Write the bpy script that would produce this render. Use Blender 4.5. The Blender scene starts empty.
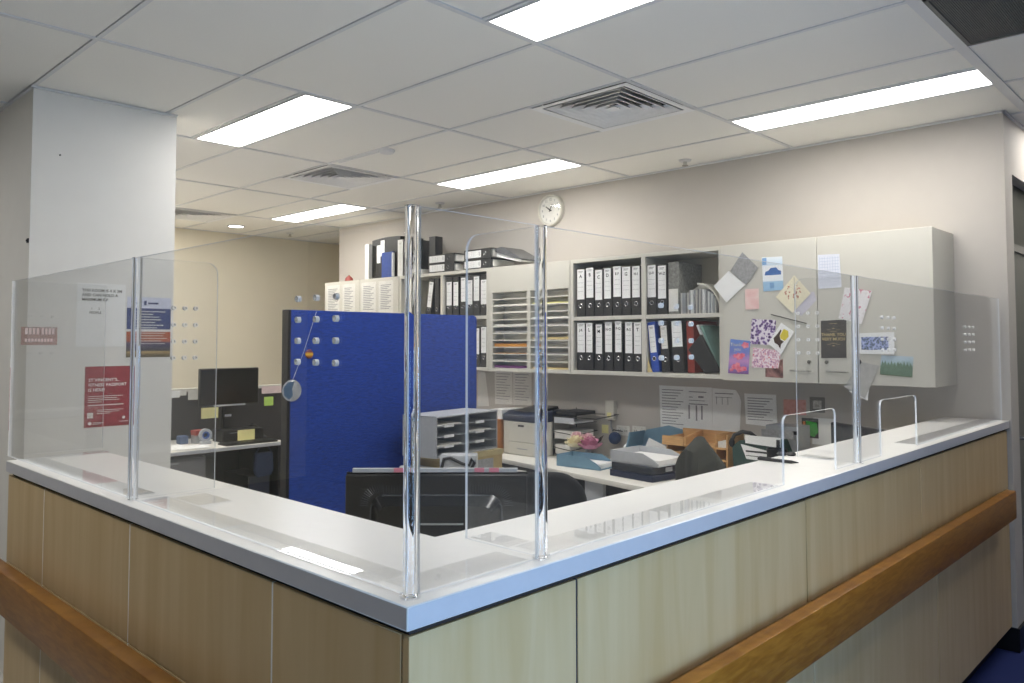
import bpy, bmesh, math, random
from mathutils import Vector, Matrix, Euler
random.seed(7)
SC = bpy.context.scene
COL = SC.collection
PI = math.pi

# ------------------------------------------------------------------ camera
cam_d = bpy.data.cameras.new('camera')
cam = bpy.data.objects.new('camera', cam_d)
COL.objects.link(cam)
YAW, PITCH, ROLL = 0.755056, 0.044285, -0.001271
fwd = Vector((-math.sin(YAW) * math.cos(PITCH), math.cos(YAW) * math.cos(PITCH), math.sin(PITCH)))
rgt = Vector((math.cos(YAW), math.sin(YAW), 0))
upv = rgt.cross(fwd)
r2 = rgt * math.cos(ROLL) + upv * math.sin(ROLL)
u2 = r2.cross(fwd)
M = Matrix((r2, u2, -fwd)).transposed().to_4x4()
M.translation = Vector((4.4431, -1.0498, 1.529))
cam.matrix_world = M
cam_d.sensor_width = 36.0
cam_d.lens = 787.23 / 1024 * 36.0
cam_d.shift_x = -(523.21 - 512) / 1024
cam_d.shift_y = (307.31 - 341.5) / 1024
cam_d.clip_start = 0.05
SC.camera = cam

# ------------------------------------------------------------------ world, exposure, lights
SC.view_settings.view_transform = 'Standard'
SC.view_settings.look = 'None'
SC.view_settings.gamma = 1.0
SC.view_settings.exposure = 0.0
SC.cycles.transparent_max_bounces = 48
SC.cycles.max_bounces = 14
SC.cycles.diffuse_bounces = 6
LAMP = 17.5            # ceiling troffer emission
BLUE_LAMP = 36.0            # unseen blue lamp added to tint the counter corner (W)
W = bpy.data.worlds.new('world')
SC.world = W
W.use_nodes = True
W.node_tree.nodes['Background'].inputs[0].default_value = (0.75, 0.85, 1.0, 1)
W.node_tree.nodes['Background'].inputs[1].default_value = 0.3
blue_lamp_d = bpy.data.lights.new('lobby_window_daylight', 'AREA')
blue_lamp_d.shape = 'RECTANGLE'
blue_lamp_d.size, blue_lamp_d.size_y = 1.0, .78
blue_lamp_d.energy = BLUE_LAMP
blue_lamp_d.color = (0.36, 0.62, 1.0)
blue_lamp = bpy.data.objects.new('lobby_window_daylight', blue_lamp_d)
blue_lamp.location = (5.27, -.2, 1.0)
blue_lamp.rotation_euler = (0, PI / 2, 0)
COL.objects.link(blue_lamp)

# ------------------------------------------------------------------ materials
def lin(c):
    c = c.lstrip('#')
    v = [int(c[i:i + 2], 16) / 255 for i in (0, 2, 4)]
    return tuple(x / 12.92 if x <= .04045 else ((x + .055) / 1.055) ** 2.4 for x in v) + (1,)

MATS = {}
def nodes_of(name):
    m = bpy.data.materials.new(name)
    m.use_nodes = True
    nt = m.node_tree
    return m, nt, nt.nodes, nt.links, nt.nodes['Principled BSDF']

def pm(name, col, rough=.5, var=.06, scale=20, metal=0, bump=0, stretch=None, spec=None, detail=3):
    """plain procedural material: noise varies colour and relief"""
    if name in MATS: return MATS[name]
    m, nt, N, L, P = nodes_of(name)
    tc = N.new('ShaderNodeTexCoord'); nz = N.new('ShaderNodeTexNoise')
    nz.inputs['Scale'].default_value = scale; nz.inputs['Detail'].default_value = detail
    if stretch:
        mp = N.new('ShaderNodeMapping'); mp.inputs['Scale'].default_value = stretch
        L.new(tc.outputs['Object'], mp.inputs[0]); L.new(mp.outputs[0], nz.inputs['Vector'])
    else: L.new(tc.outputs['Object'], nz.inputs['Vector'])
    cr = N.new('ShaderNodeValToRGB')
    c = lin(col)
    cr.color_ramp.elements[0].color = tuple(max(0, x * (1 - var)) for x in c[:3]) + (1,)
    cr.color_ramp.elements[1].color = tuple(min(1, x * (1 + var)) for x in c[:3]) + (1,)
    cr.color_ramp.elements[0].position = .3; cr.color_ramp.elements[1].position = .7
    L.new(nz.outputs['Fac'], cr.inputs[0]); L.new(cr.outputs[0], P.inputs['Base Color'])
    P.inputs['Roughness'].default_value = rough; P.inputs['Metallic'].default_value = metal
    if spec is not None: P.inputs['Specular IOR Level'].default_value = spec
    if bump:
        b = N.new('ShaderNodeBump'); b.inputs['Strength'].default_value = bump; b.inputs['Distance'].default_value = .002
        L.new(nz.outputs['Fac'], b.inputs['Height']); L.new(b.outputs[0], P.inputs['Normal'])
    MATS[name] = m
    return m

def wood(name, c1, c2, rough, axis_scale, contrast=(.35, .65)):
    m, nt, N, L, P = nodes_of(name)
    tc = N.new('ShaderNodeTexCoord'); mp = N.new('ShaderNodeMapping')
    mp.inputs['Scale'].default_value = axis_scale
    n1 = N.new('ShaderNodeTexNoise'); n1.inputs['Scale'].default_value = 6; n1.inputs['Detail'].default_value = 6
    n1.inputs['Distortion'].default_value = .6
    cr = N.new('ShaderNodeValToRGB')
    cr.color_ramp.elements[0].color = lin(c1); cr.color_ramp.elements[1].color = lin(c2)
    cr.color_ramp.elements[0].position, cr.color_ramp.elements[1].position = contrast
    L.new(tc.outputs['Object'], mp.inputs[0]); L.new(mp.outputs[0], n1.inputs['Vector'])
    L.new(n1.outputs['Fac'], cr.inputs[0]); L.new(cr.outputs[0], P.inputs['Base Color'])
    P.inputs['Roughness'].default_value = rough
    return m

def emit(name, col, s):
    m, nt, N, L, P = nodes_of(name)
    P.inputs['Base Color'].default_value = (.9, .9, .9, 1)
    P.inputs['Emission Color'].default_value = col; P.inputs['Emission Strength'].default_value = s
    return m

def sheet_acrylic(name, tint, haze):
    """thin clear acrylic: straight-through transparency with a facing-based gloss (no refraction)"""
    m, nt, N, L, P = nodes_of(name)
    N.remove(P)
    out = N['Material Output']
    tr = N.new('ShaderNodeBsdfTransparent'); tr.inputs[0].default_value = tint
    gl = N.new('ShaderNodeBsdfGlossy'); gl.inputs['Roughness'].default_value = .012
    gl.inputs[0].default_value = (.95, .97, 1, 1)
    df = N.new('ShaderNodeBsdfDiffuse'); df.inputs[0].default_value = (.93, .95, .97, 1)
    lw = N.new('ShaderNodeLayerWeight'); lw.inputs['Blend'].default_value = .5
    pw = N.new('ShaderNodeMath'); pw.operation = 'POWER'; pw.inputs[1].default_value = 5
    ma = N.new('ShaderNodeMath'); ma.operation = 'MULTIPLY_ADD'; ma.inputs[1].default_value = .9; ma.inputs[2].default_value = .04
    m1 = N.new('ShaderNodeMixShader'); m2 = N.new('ShaderNodeMixShader'); m2.inputs[0].default_value = haze
    L.new(lw.outputs['Facing'], pw.inputs[0]); L.new(pw.outputs[0], ma.inputs[0]); L.new(ma.outputs[0], m1.inputs[0])
    L.new(tr.outputs[0], m1.inputs[1]); L.new(gl.outputs[0], m1.inputs[2])
    L.new(m1.outputs[0], m2.inputs[1]); L.new(df.outputs[0], m2.inputs[2])
    L.new(m2.outputs[0], out.inputs[0])
    return m

def solid_acrylic(name):
    m, nt, N, L, P = nodes_of(name)
    P.inputs['Base Color'].default_value = (.97, .98, 1, 1)
    P.inputs['Roughness'].default_value = .02
    P.inputs['IOR'].default_value = 1.22
    P.inputs['Transmission Weight'].default_value = 1
    return m

def blossom(name, cols, scale, smooth=False, bg=None):
    """voronoi patches of several colours: printed flowers on a card"""
    m, nt, N, L, P = nodes_of(name)
    tc = N.new('ShaderNodeTexCoord'); v = N.new('ShaderNodeTexVoronoi'); v.inputs['Scale'].default_value = scale
    nz = N.new('ShaderNodeTexNoise'); nz.inputs['Scale'].default_value = scale * .6; nz.inputs['Detail'].default_value = 4
    cr = N.new('ShaderNodeValToRGB')
    while len(cr.color_ramp.elements) < len(cols): cr.color_ramp.elements.new(.5)
    for i, c in enumerate(cols):
        cr.color_ramp.elements[i].position = .2 + .6 * i / max(1, len(cols) - 1)
        cr.color_ramp.elements[i].color = lin(c)
    if not smooth: cr.color_ramp.interpolation = 'CONSTANT'
    L.new(tc.outputs['Object'], v.inputs['Vector']); L.new(tc.outputs['Object'], nz.inputs['Vector'])
    mx = N.new('ShaderNodeMix'); mx.data_type = 'FLOAT'; mx.inputs[0].default_value = .5
    L.new(v.outputs['Distance'], mx.inputs[2]); L.new(nz.outputs['Fac'], mx.inputs[3])
    L.new(mx.outputs[0], cr.inputs[0]); L.new(cr.outputs[0], P.inputs['Base Color'])
    P.inputs['Roughness'].default_value = .4
    return m

def bands(name, stops, axis, a, b, noise=.0):
    """colour bands along one object axis between a and b (printed picture)"""
    m, nt, N, L, P = nodes_of(name)
    tc = N.new('ShaderNodeTexCoord'); sx = N.new('ShaderNodeSeparateXYZ')
    L.new(tc.outputs['Object'], sx.inputs[0])
    mr = N.new('ShaderNodeMapRange'); mr.inputs[1].default_value = a; mr.inputs[2].default_value = b
    src = sx.outputs[axis]
    if noise:
        nz = N.new('ShaderNodeTexNoise'); nz.inputs['Scale'].default_value = 60; nz.inputs['Detail'].default_value = 5
        L.new(tc.outputs['Object'], nz.inputs['Vector'])
        md = N.new('ShaderNodeMath'); md.operation = 'MULTIPLY_ADD'; md.inputs[1].default_value = noise
        L.new(nz.outputs['Fac'], md.inputs[0]); L.new(src, md.inputs[2]); src = md.outputs[0]
    L.new(src, mr.inputs[0])
    cr = N.new('ShaderNodeValToRGB')
    while len(cr.color_ramp.elements) < len(stops): cr.color_ramp.elements.new(.5)
    for i, (p, c) in enumerate(stops):
        cr.color_ramp.elements[i].position = p; cr.color_ramp.elements[i].color = lin(c)
    L.new(mr.outputs[0], cr.inputs[0]); L.new(cr.outputs[0], P.inputs['Base Color'])
    P.inputs['Roughness'].default_value = .4
    return m

M_wall = pm('painted_wall', '#beb8b0', .7, .015, 8, bump=.05)
M_beige = pm('beige_wall_paint', '#ebe2cc', .7, .015, 8)
M_col = pm('white_wall_paint', '#e6e4df', .7, .012, 8)
M_tile = pm('mineral_fibre_tile', '#f1efe9', .9, .03, 260, bump=.2)
M_bar = pm('ceiling_grid_metal', '#dcdcdc', .5, .02, 5)
M_vinyl = pm('pale_grey_vinyl', '#d2d0ca', .5, .04, 30)
M_carpet = pm('blue_carpet', '#1d2c66', .95, .35, 320, bump=.6)
M_maple = wood('maple_laminate', '#c2a677', '#d0b88e', .42, (2.6, 2.6, .22), (.3, .7))
M_rail = wood('honey_oak_rail', '#875514', '#a06d26', .35, (2.2, 2.2, 14))
M_top = pm('white_laminate', '#eeece7', .28, .02, 30)
M_edge = pm('pale_grey_edge', '#c2c2c7', .35, .02, 30)
M_dark = pm('dark_brown_gap', '#2c2320', .8, .1, 30)
M_black = pm('black_plastic', '#141416', .4, .15, 60)
M_gblack = pm('glossy_black', '#0b0c0f', .16, .1, 30)
M_blackboard = pm('black_binder_board', '#222221', .5, .2, 120, bump=.1)
M_white = pm('white_melamine', '#cfccc1', .35, .012, 10)
M_inside = pm('cream_melamine', '#cfcbbb', .5, .03, 10)
M_lobby = pm('lobby_wall_paint', '#8f8b84', .7, .02, 8)
M_desk = pm('white_desk_laminate', '#e8e5dc', .3, .012, 10)
M_paper = pm('white_paper', '#f1f1ef', .7, .02, 30)
M_offp = pm('off_white_paper', '#dfddd6', .7, .05, 25)
M_greyp = pm('grey_paper', '#9a9a9a', .7, .18, 60)
M_ink = pm('black_ink', '#26262a', .7, .1, 50)
M_greyink = pm('grey_ink', '#8d8d90', .8, .1, 80)
M_chrome = pm('brushed_steel', '#c9c9c6', .25, .05, 40, metal=1)
M_blue_fab = pm('blue_partition_fabric', '#1c3f97', .85, .30, 26, bump=.5, stretch=(1, 1, 7))
M_char = pm('charcoal_fabric', '#3b393a', .9, .2, 160, bump=.4)
M_dkfab = pm('black_upholstery', '#1d1e20', .9, .3, 140, bump=.5)
M_grey = pm('grey_plastic', '#9c9fa2', .45, .04, 40)
M_lgrey = pm('light_grey_plastic', '#b9bcc0', .4, .04, 40)
M_yel = pm('yellow_note', '#e9e3a1', .7, .03, 30)
M_green = pm('green_note', '#b5d86a', .7, .03, 30)
M_pinkn = pm('pink_tab', '#e0889a', .7, .05, 30)
M_blueb = pm('blue_binder_board', '#2550b4', .45, .1, 80)
M_redb = pm('red_binder_board', '#9c3626', .5, .12, 80)
M_navy = pm('navy_plastic', '#1b2640', .3, .1, 40)
M_sheet = sheet_acrylic('clear_acrylic_sheet', (.985, .988, .99, 1), .004)
M_plate = sheet_acrylic('clear_acrylic_base', (.985, .987, .99, 1), .0)
M_aedge = sheet_acrylic('polished_acrylic_edge', (.97, .98, .99, 1), .7)
M_rod = solid_acrylic('solid_clear_acrylic')
M_lamp = emit('led_diffuser', (1.0, .972, .932, 1), LAMP)

# ------------------------------------------------------------------ mesh helpers
class MB:
    def __init__(s): s.v, s.f, s.m, s.sm = [], [], [], []
    def add(s, vs, fs, mi=0, smooth=False):
        o = len(s.v); s.v += [tuple(v) for v in vs]
        for f in fs: s.f.append([i + o for i in f]); s.m.append(mi); s.sm.append(smooth)
        return s
    def box(s, x0, x1, y0, y1, z0, z1, mi=0):
        x0, x1 = min(x0, x1), max(x0, x1); y0, y1 = min(y0, y1), max(y0, y1); z0, z1 = min(z0, z1), max(z0, z1)
        vs = [(x, y, z) for z in (z0, z1) for y in (y0, y1) for x in (x0, x1)]
        return s.add(vs, [(0, 2, 3, 1), (4, 5, 7, 6), (0, 1, 5, 4), (2, 6, 7, 3), (0, 4, 6, 2), (1, 3, 7, 5)], mi)
    def obox(s, c, size, rot=None, mi=0):
        rot = rot or Matrix.Identity(3)
        h = Vector(size) / 2
        vs = [Vector(c) + rot @ Vector((x * h.x, y * h.y, z * h.z)) for z in (-1, 1) for y in (-1, 1) for x in (-1, 1)]
        return s.add(vs, [(0, 2, 3, 1), (4, 5, 7, 6), (0, 1, 5, 4), (2, 6, 7, 3), (0, 4, 6, 2), (1, 3, 7, 5)], mi)
    def prism(s, poly, plane, d0, d1, mi=0, side=None, smooth=False):
        """poly in 2d, plane 'xy' 'xz' 'yz', extruded between d0 and d1 on the third axis"""
        def P(p, d):
            return {'xy': (p[0], p[1], d), 'xz': (p[0], d, p[1]), 'yz': (d, p[0], p[1])}[plane]
        n = len(poly)
        a = sum(poly[i][0] * poly[(i + 1) % n][1] - poly[(i + 1) % n][0] * poly[i][1] for i in range(n))
        flip = (a < 0) ^ (plane == 'xz') ^ (d1 < d0)
        vs = [P(p, d0) for p in poly] + [P(p, d1) for p in poly]
        bot, top = list(range(n))[::-1], list(range(n, 2 * n))
        sides = [(i, (i + 1) % n, n + (i + 1) % n, n + i) for i in range(n)]
        if flip: bot, top, sides = bot[::-1], top[::-1], [t[::-1] for t in sides]
        o = len(s.v)
        s.add(vs, [bot, top], mi)
        for t in sides: s.f.append([i + o for i in t]); s.m.append(mi if side is None else side); s.sm.append(smooth)
        return s
    def tube(s, path, r, n=8, mi=0, caps=True, r1=None):
        path = [Vector(p) for p in path]
        rings = []
        for i, p in enumerate(path):
            t = (path[min(i + 1, len(path) - 1)] - path[max(i - 1, 0)]).normalized()
            a = t.cross(Vector((0, 0, 1)))
            if a.length < 1e-3: a = t.cross(Vector((1, 0, 0)))
            a.normalize(); b = t.cross(a)
            rr = r if r1 is None else r + (r1 - r) * i / (len(path) - 1)
            rings.append([p + (a * math.cos(2 * PI * k / n) + b * math.sin(2 * PI * k / n)) * rr for k in range(n)])
        vs = [v for g in rings for v in g]; fs = []
        for i in range(len(rings) - 1):
            for k in range(n):
                fs.append((i * n + (k + 1) % n, i * n + k, (i + 1) * n + k, (i + 1) * n + (k + 1) % n)[::-1])
        s.add(vs, fs, mi, True)
        if caps:
            o = len(s.v) - len(vs)
            s.f.append([o + k for k in range(n)]); s.m.append(mi); s.sm.append(False)
            s.f.append([o + (len(rings) - 1) * n + k for k in range(n)][::-1]); s.m.append(mi); s.sm.append(False)
        return s
    def lathe(s, prof, c=(0, 0, 0), n=24, mi=0, axis='z'):
        vs, fs = [], []
        for r, h in prof:
            for k in range(n):
                x, y = r * math.cos(2 * PI * k / n), r * math.sin(2 * PI * k / n)
                p = {'z': (x, y, h), 'y': (x, h, y), 'x': (h, x, y)}[axis]
                vs.append((c[0] + p[0], c[1] + p[1], c[2] + p[2]))
        for i in range(len(prof) - 1):
            for k in range(n): fs.append((i * n + k, i * n + (k + 1) % n, (i + 1) * n + (k + 1) % n, (i + 1) * n + k))
        return s.add(vs, fs, mi, True)
    def ball(s, c, r, n=14, mi=0, sq=(1, 1, 1)):
        prof = [(max(1e-4, math.sin(PI * i / 8)), -math.cos(PI * i / 8)) for i in range(9)]
        vs, fs = [], []
        for a, h in prof:
            for k in range(n):
                vs.append((c[0] + r * sq[0] * a * math.cos(2 * PI * k / n), c[1] + r * sq[1] * a * math.sin(2 * PI * k / n), c[2] + r * sq[2] * h))
        for i in range(8):
            for k in range(n): fs.append((i * n + k, i * n + (k + 1) % n, (i + 1) * n + (k + 1) % n, (i + 1) * n + k))
        return s.add(vs, fs, mi, True)
    def mesh(s, name, mats, bevel=0, seg=1):
        me = bpy.data.meshes.new(name)
        me.from_pydata(s.v, [], s.f)
        for m in mats: me.materials.append(m)
        for p, mi, sm in zip(me.polygons, s.m, s.sm): p.material_index = mi; p.use_smooth = sm
        bm = bmesh.new(); bm.from_mesh(me)
        bmesh.ops.recalc_face_normals(bm, faces=bm.faces)
        if bevel:
            es = [e for e in bm.edges if len(e.link_faces) == 2 and e.calc_face_angle(0) > .6]
            bmesh.ops.bevel(bm, geom=es, offset=bevel, segments=seg, affect='EDGES', profile=.5)
        bm.to_mesh(me); bm.free()
        me.set_sharp_from_angle(angle=.7)
        return me

INV = {}
def thing(name, label, cat, loc=(0, 0, 0), rotz=0, group=None, rot=None):
    o = bpy.data.objects.new(name, None); COL.objects.link(o)
    o.empty_display_size = .05
    o.location = loc
    o.rotation_euler = rot if rot else (0, 0, rotz)
    o['label'] = label; o['category'] = cat
    if group: o['group'] = group
    INV[o] = (Matrix.Translation(loc) @ Euler(rot if rot else (0, 0, rotz)).to_matrix().to_4x4()).inverted()
    return o
def part(name, mb, mats, parent, world=True, bevel=0, seg=1, label=None, stuff=False):
    """a mesh child; world=True means mb holds world coordinates, else coordinates local to the root"""
    if not isinstance(mats, (list, tuple)): mats = [mats]
    if isinstance(mb, MB):
        if world and parent in INV: mb.v = [tuple(INV[parent] @ Vector(v)) for v in mb.v]
        me = mb.mesh(name, mats, bevel, seg)
    else: me = mb
    o = bpy.data.objects.new(name, me); COL.objects.link(o)
    o.parent = parent
    if parent in INV: INV[o] = INV[parent]
    if label: o['label'] = label
    if stuff: o['kind'] = 'stuff'
    return o
def solo(name, mb, mats, label, cat, group=None, bevel=0, base=None):
    """a thing that is one mesh; its origin goes to the base"""
    if not isinstance(mats, (list, tuple)): mats = [mats]
    if base is None:
        n = len(mb.v); base = (sum(v[0] for v in mb.v) / n, sum(v[1] for v in mb.v) / n, min(v[2] for v in mb.v))
    mb.v = [(v[0] - base[0], v[1] - base[1], v[2] - base[2]) for v in mb.v]
    o = bpy.data.objects.new(name, mb.mesh(name, mats, bevel)); COL.objects.link(o)
    o.location = base
    o['label'] = label; o['category'] = cat
    if group: o['group'] = group
    INV[o] = Matrix.Translation(base).inverted()
    return o
def struct(name, mb, mats, bevel=0):
    if not isinstance(mats, (list, tuple)): mats = [mats]
    o = bpy.data.objects.new(name, mb.mesh(name, mats, bevel)); COL.objects.link(o)
    o['kind'] = 'structure'
    INV[o] = Matrix.Identity(4)
    return o
def lettering(s, origin, right, up, size, mat, parent, align='CENTER', name='lettering', lift=.0006, bold=.022):
    """flat text mesh at origin (baseline), in world coordinates; lifted off the surface along right x up"""
    cu = bpy.data.curves.new(name, 'FONT'); cu.body = s; cu.size = size; cu.align_x = align
    cu.resolution_u = 2; cu.offset = size * bold
    tmp = bpy.data.objects.new(name, cu)
    me = bpy.data.meshes.new_from_object(tmp)
    bpy.data.objects.remove(tmp); bpy.data.curves.remove(cu)
    r, u = Vector(right).normalized(), Vector(up).normalized(); nrm = r.cross(u)
    inv = INV.get(parent, Matrix.Identity(4))
    for v in me.vertices:
        v.co = inv @ (Vector(origin) + r * v.co.x + u * v.co.y + nrm * lift)
    me.materials.clear(); me.materials.append(mat)
    return part(name, me, mat, parent)
def bars(parent, o, right, up, rows, mat, name='print_lines', lift=.0006):
    """rows of printed lines: (x, y, width, height) on a plane"""
    r, u = Vector(right).normalized(), Vector(up).normalized(); n = r.cross(u)
    mb = MB()
    for x, y, w, h in rows:
        q = [Vector(o) + r * a + u * b + n * lift for a, b in ((x, y), (x + w, y), (x + w, y + h), (x, y + h))]
        mb.add(q, [(0, 1, 2, 3)])
    return part(name, mb, mat, parent)
def rrect(w, h, r, cx=0, cy=0, corners=(1, 1, 1, 1), n=5):
    """rounded rectangle outline, corners order: bl br tr tl"""
    pts = []
    for k, (sx, sy, a0) in enumerate(((-1, -1, PI), (1, -1, 1.5 * PI), (1, 1, 0), (-1, 1, .5 * PI))):
        x, y = cx + sx * w / 2, cy + sy * h / 2
        if not corners[k]: pts.append((x, y)); continue
        ox, oy = x - sx * r, y - sy * r
        for i in range(n + 1):
            a = a0 + .5 * PI * i / n
            pts.append((ox + r * math.cos(a), oy + r * math.sin(a)))
    return pts

XR, YU, ZU = (1, 0, 0), (0, 1, 0), (0, 0, 1)

# ================================================================== the room
H = 2.70
fl_ = struct('floor', MB().box(-3.8, 5.7, -4.4, 6.6, -.1, -.004), M_vinyl)
part('vinyl_sheet', MB().box(-3.6, 3.38, -.05, 6.4, -.004, 0), M_vinyl, fl_)
part('lobby_vinyl', MB().box(-3.6, 5.3, -4.4, -.05, -.004, 0), pm('grey_lobby_vinyl', '#9c9a95', .55, .05, 30), fl_)
part('carpet_sheet', MB().box(3.38, 5.3, -.05, 6.4, -.004, .0), M_carpet, fl_)
wl = struct('wall_left', MB().box(-3.6, .39, 0, .65, 0, H), M_col)
struct('wall_back', MB().box(-2.42, 3.51, 3.5, 3.66, 0, H).box(-2.42, -2.28, 3.66, 6.4, 0, H), M_wall)
struct('wall_rear_left', MB().box(-3.76, -3.6, -4.4, 6.4, 0, H), M_beige)
struct('wall_rear', MB().box(-3.76, 5.8, 6.4, 6.55, 0, H), M_wall)
struct('wall_right', MB().box(3.37, 3.51, 3.66, 6.4, 2.4, H).box(3.37, 3.51, 4.75, 6.4, 0, 2.4), M_wall)
struct('wall_lobby_right', MB().box(5.3, 5.44, -4.4, 6.4, 0, .45).box(5.3, 5.44, -4.4, 6.4, 1.55, H)
       .box(5.3, 5.44, -4.4, -.65, .45, 1.55).box(5.3, 5.44, .25, 6.4, .45, 1.55), M_lobby)
struct('wall_lobby_front', MB().box(-3.76, 5.8, -4.5, -4.4, 0, H), M_lobby)
w1 = struct('window_1', MB().box(5.30, 5.36, -.65, -.6, .45, 1.55).box(5.30, 5.36, .2, .25, .45, 1.55)
            .box(5.30, 5.36, -.6, .2, .45, .5).box(5.30, 5.36, -.6, .2, 1.5, 1.55), M_lgrey)
part('pane', MB().box(5.33, 5.335, -.6, .2, .5, 1.5), M_sheet, w1)  # unseen opening, frame and pane added behind the blue lamp
d1 = struct('door_1', MB().box(3.40, 3.47, 3.66, 3.70, 0, 2.4).box(3.40, 3.47, 4.71, 4.75, 0, 2.4).box(3.40, 3.47, 3.70, 4.71, 2.02, 2.06), pm('door_frame_paint', '#8d8b84', .5, .03, 20))
part('transom_panel', MB().box(3.42, 3.45, 3.70, 4.71, 2.06, 2.4), pm('dark_transom', '#55554f', .4, .08, 20), d1)
part('door_leaf', MB().box(3.42, 3.46, 3.70, 4.71, .01, 2.02), pm('grey_door_leaf', '#77766f', .5, .05, 20), d1)
part('door_handle', MB().tube([(3.465, 3.80, 1.02), (3.50, 3.80, 1.02), (3.50, 3.92, 1.02)], .009), M_chrome, d1)
struct('baseboard_right', MB().box(3.51, 3.522, 3.5, 3.66, 0, .115).box(3.30, 3.522, 3.488, 3.5, 0, .115), M_black)
struct('trim_1', MB().box(-3.6, .40, -.012, 0, 2.690, H).box(.39, .402, -.012, .65, 2.690, H)
       .box(-2.42, 3.52, 3.486, 3.5, 2.690, H).box(3.51, 3.524, 3.486, 6.4, 2.690, H), M_bar)

# ceiling: backing slab, grid bars, loose tiles
cl = struct('ceiling', MB().box(-3.76, 5.8, -4.4, 6.5, 2.74, 2.85), M_tile)
BW = .011
x_lines = [-3.6 + 1.2 * i for i in range(8)]
y_lines = [-4.2 + .6 * j for j in range(19)]
full, half, narrow = set(), {}, {}
lights = [(0, .9), (2.4, .9), (0, 2.7), (2.4, 2.7), (-2.4, 2.7), (3.6, .9), (1.2, -1.5), (-2.4, .9), (-3.6, 1.5), (-1.2, -1.5), (3.6, 3.9)]  # panels from the lobby one on are unseen, added to brighten
vents = [(1.8, 1.8), (-.6, 1.8), (-3.0, 1.8)]
xbars = {}
tile_me = {}
def tile(x0, x1, y0, y1):
    w, d = round(x1 - x0, 3), round(y1 - y0, 3)
    key = (w, d)
    if key not in tile_me:
        a, b, e = w / 2 - BW * .55, d / 2 - BW * .55, .006
        mb = MB()
        mb.add([(-a, -b, .012), (a, -b, .012), (a, b, .012), (-a, b, .012),
                (-a + e, -b + e, 0), (a - e, -b + e, 0), (a - e, b - e, 0), (-a + e, b - e, 0)],
               [(0, 1, 2, 3), (4, 7, 6, 5), (0, 4, 5, 1), (1, 5, 6, 2), (2, 6, 7, 3), (3, 7, 4, 0)])
        tile_me[key] = mb.mesh('ceiling_tile', [M_tile])
    o = part('ceiling_tile', tile_me[key], M_tile, cl)
    o.location = ((x0 + x1) / 2, (y0 + y1) / 2, H + .002 + random.uniform(0, .001))
dark_vent = (3.6, 1.8)
for xi in range(len(x_lines) - 1):
    for yj in range(len(y_lines) - 1):
        x0, y0 = x_lines[xi], y_lines[yj]
        x1, y1 = x0 + 1.2, y0 + .6
        if any(abs(lx - x0) < .01 and abs(ly - .3 - y0) < .01 for lx, ly in lights):
            tile(x0, x1, y0, y0 + .3); continue
        v = [vx for vx, vy in vents if abs(vy - y0) < .01 and x0 - .01 <= vx < x1 - .01]
        if v:
            if v[0] - x0 > .1: tile(x0, x0 + .6, y0, y1)
            else: tile(x0 + .6, x1, y0, y1)
            continue
        if abs(x0 - dark_vent[0]) < .01 and abs(y0 - dark_vent[1]) < .01: tile(x0 + .6, x1, y0, y1); continue
        tile(x0, x1, y0, y1)
y_hi = 6.4
for x in x_lines + [-.0 - 0.6 + 0]:
    if x == -.6: continue
    wdt = .022 if abs(x - 3.6) < .01 else BW
    part('grid_bar', MB().box(x - wdt, x + wdt, -4.4, y_hi, H - .003, H + .03), M_bar, cl)
for y in y_lines:
    part('grid_bar', MB().box(-3.6, 5.66, y - BW * .8, y + BW * .8, H - .002, H + .03), M_bar, cl)
for lx, ly in lights:
    part('grid_bar', MB().box(lx, lx + 1.2, ly - BW * .7, ly + BW * .7, H - .0015, H + .03), M_bar, cl)
for vx, vy in vents + [dark_vent]:
    for e in (0, .6):
        if abs(((vx + e + 3.6) / 1.2) % 1) > .1 and abs(((vx + e + 3.6) / 1.2) % 1) < .9:
            part('grid_bar', MB().box(vx + e - BW * .6, vx + e + BW * .6, vy, vy + .6, H - .0015, H + .03), M_bar, cl)

# recessed ceiling lights
LL = ['ceiling light panel nearest the white column at left', 'large ceiling light panel at the top edge of the view',
      'ceiling light panel above the wall clock', 'ceiling light panel above the white cupboard at right',
      'small far ceiling light panel over the back left corner']
for i, (lx, ly) in enumerate(lights):
    lab = LL[i] if i < 5 else ['ceiling light panel right of the counter, above the bumper rail', 'ceiling light panel over the lobby in front of the counter', 'ceiling light panel behind the white column, over the left desk', 'ceiling light panel at the beige wall, hidden by the column', 'ceiling light panel over the lobby in front of the white column', 'ceiling light panel in the side passage beyond the right wall corner'][i - 5]
    t = thing('ceiling_light', 'bright white rectangular ' + lab, 'light', (lx + .6, ly + .15, H - .003), group='recessed ceiling light panels')
    f = MB(); a = .010
    f.box(lx + BW, lx + 1.2 - BW, ly + BW, ly + BW + a, H - .004, H + .03).box(lx + BW, lx + 1.2 - BW, ly + .3 - BW - a, ly + .3 - BW, H - .004, H + .03)
    f.box(lx + BW, lx + BW + a, ly + BW + a, ly + .3 - BW - a, H - .004, H + .03).box(lx + 1.2 - BW - a, lx + 1.2 - BW, ly + BW + a, ly + .3 - BW - a, H - .004, H + .03)
    part('frame', f, M_bar, t)
    part('diffuser', MB().box(lx + BW + a, lx + 1.2 - BW - a, ly + BW + a, ly + .3 - BW - a, H, H + .02), M_lamp, t)

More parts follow.
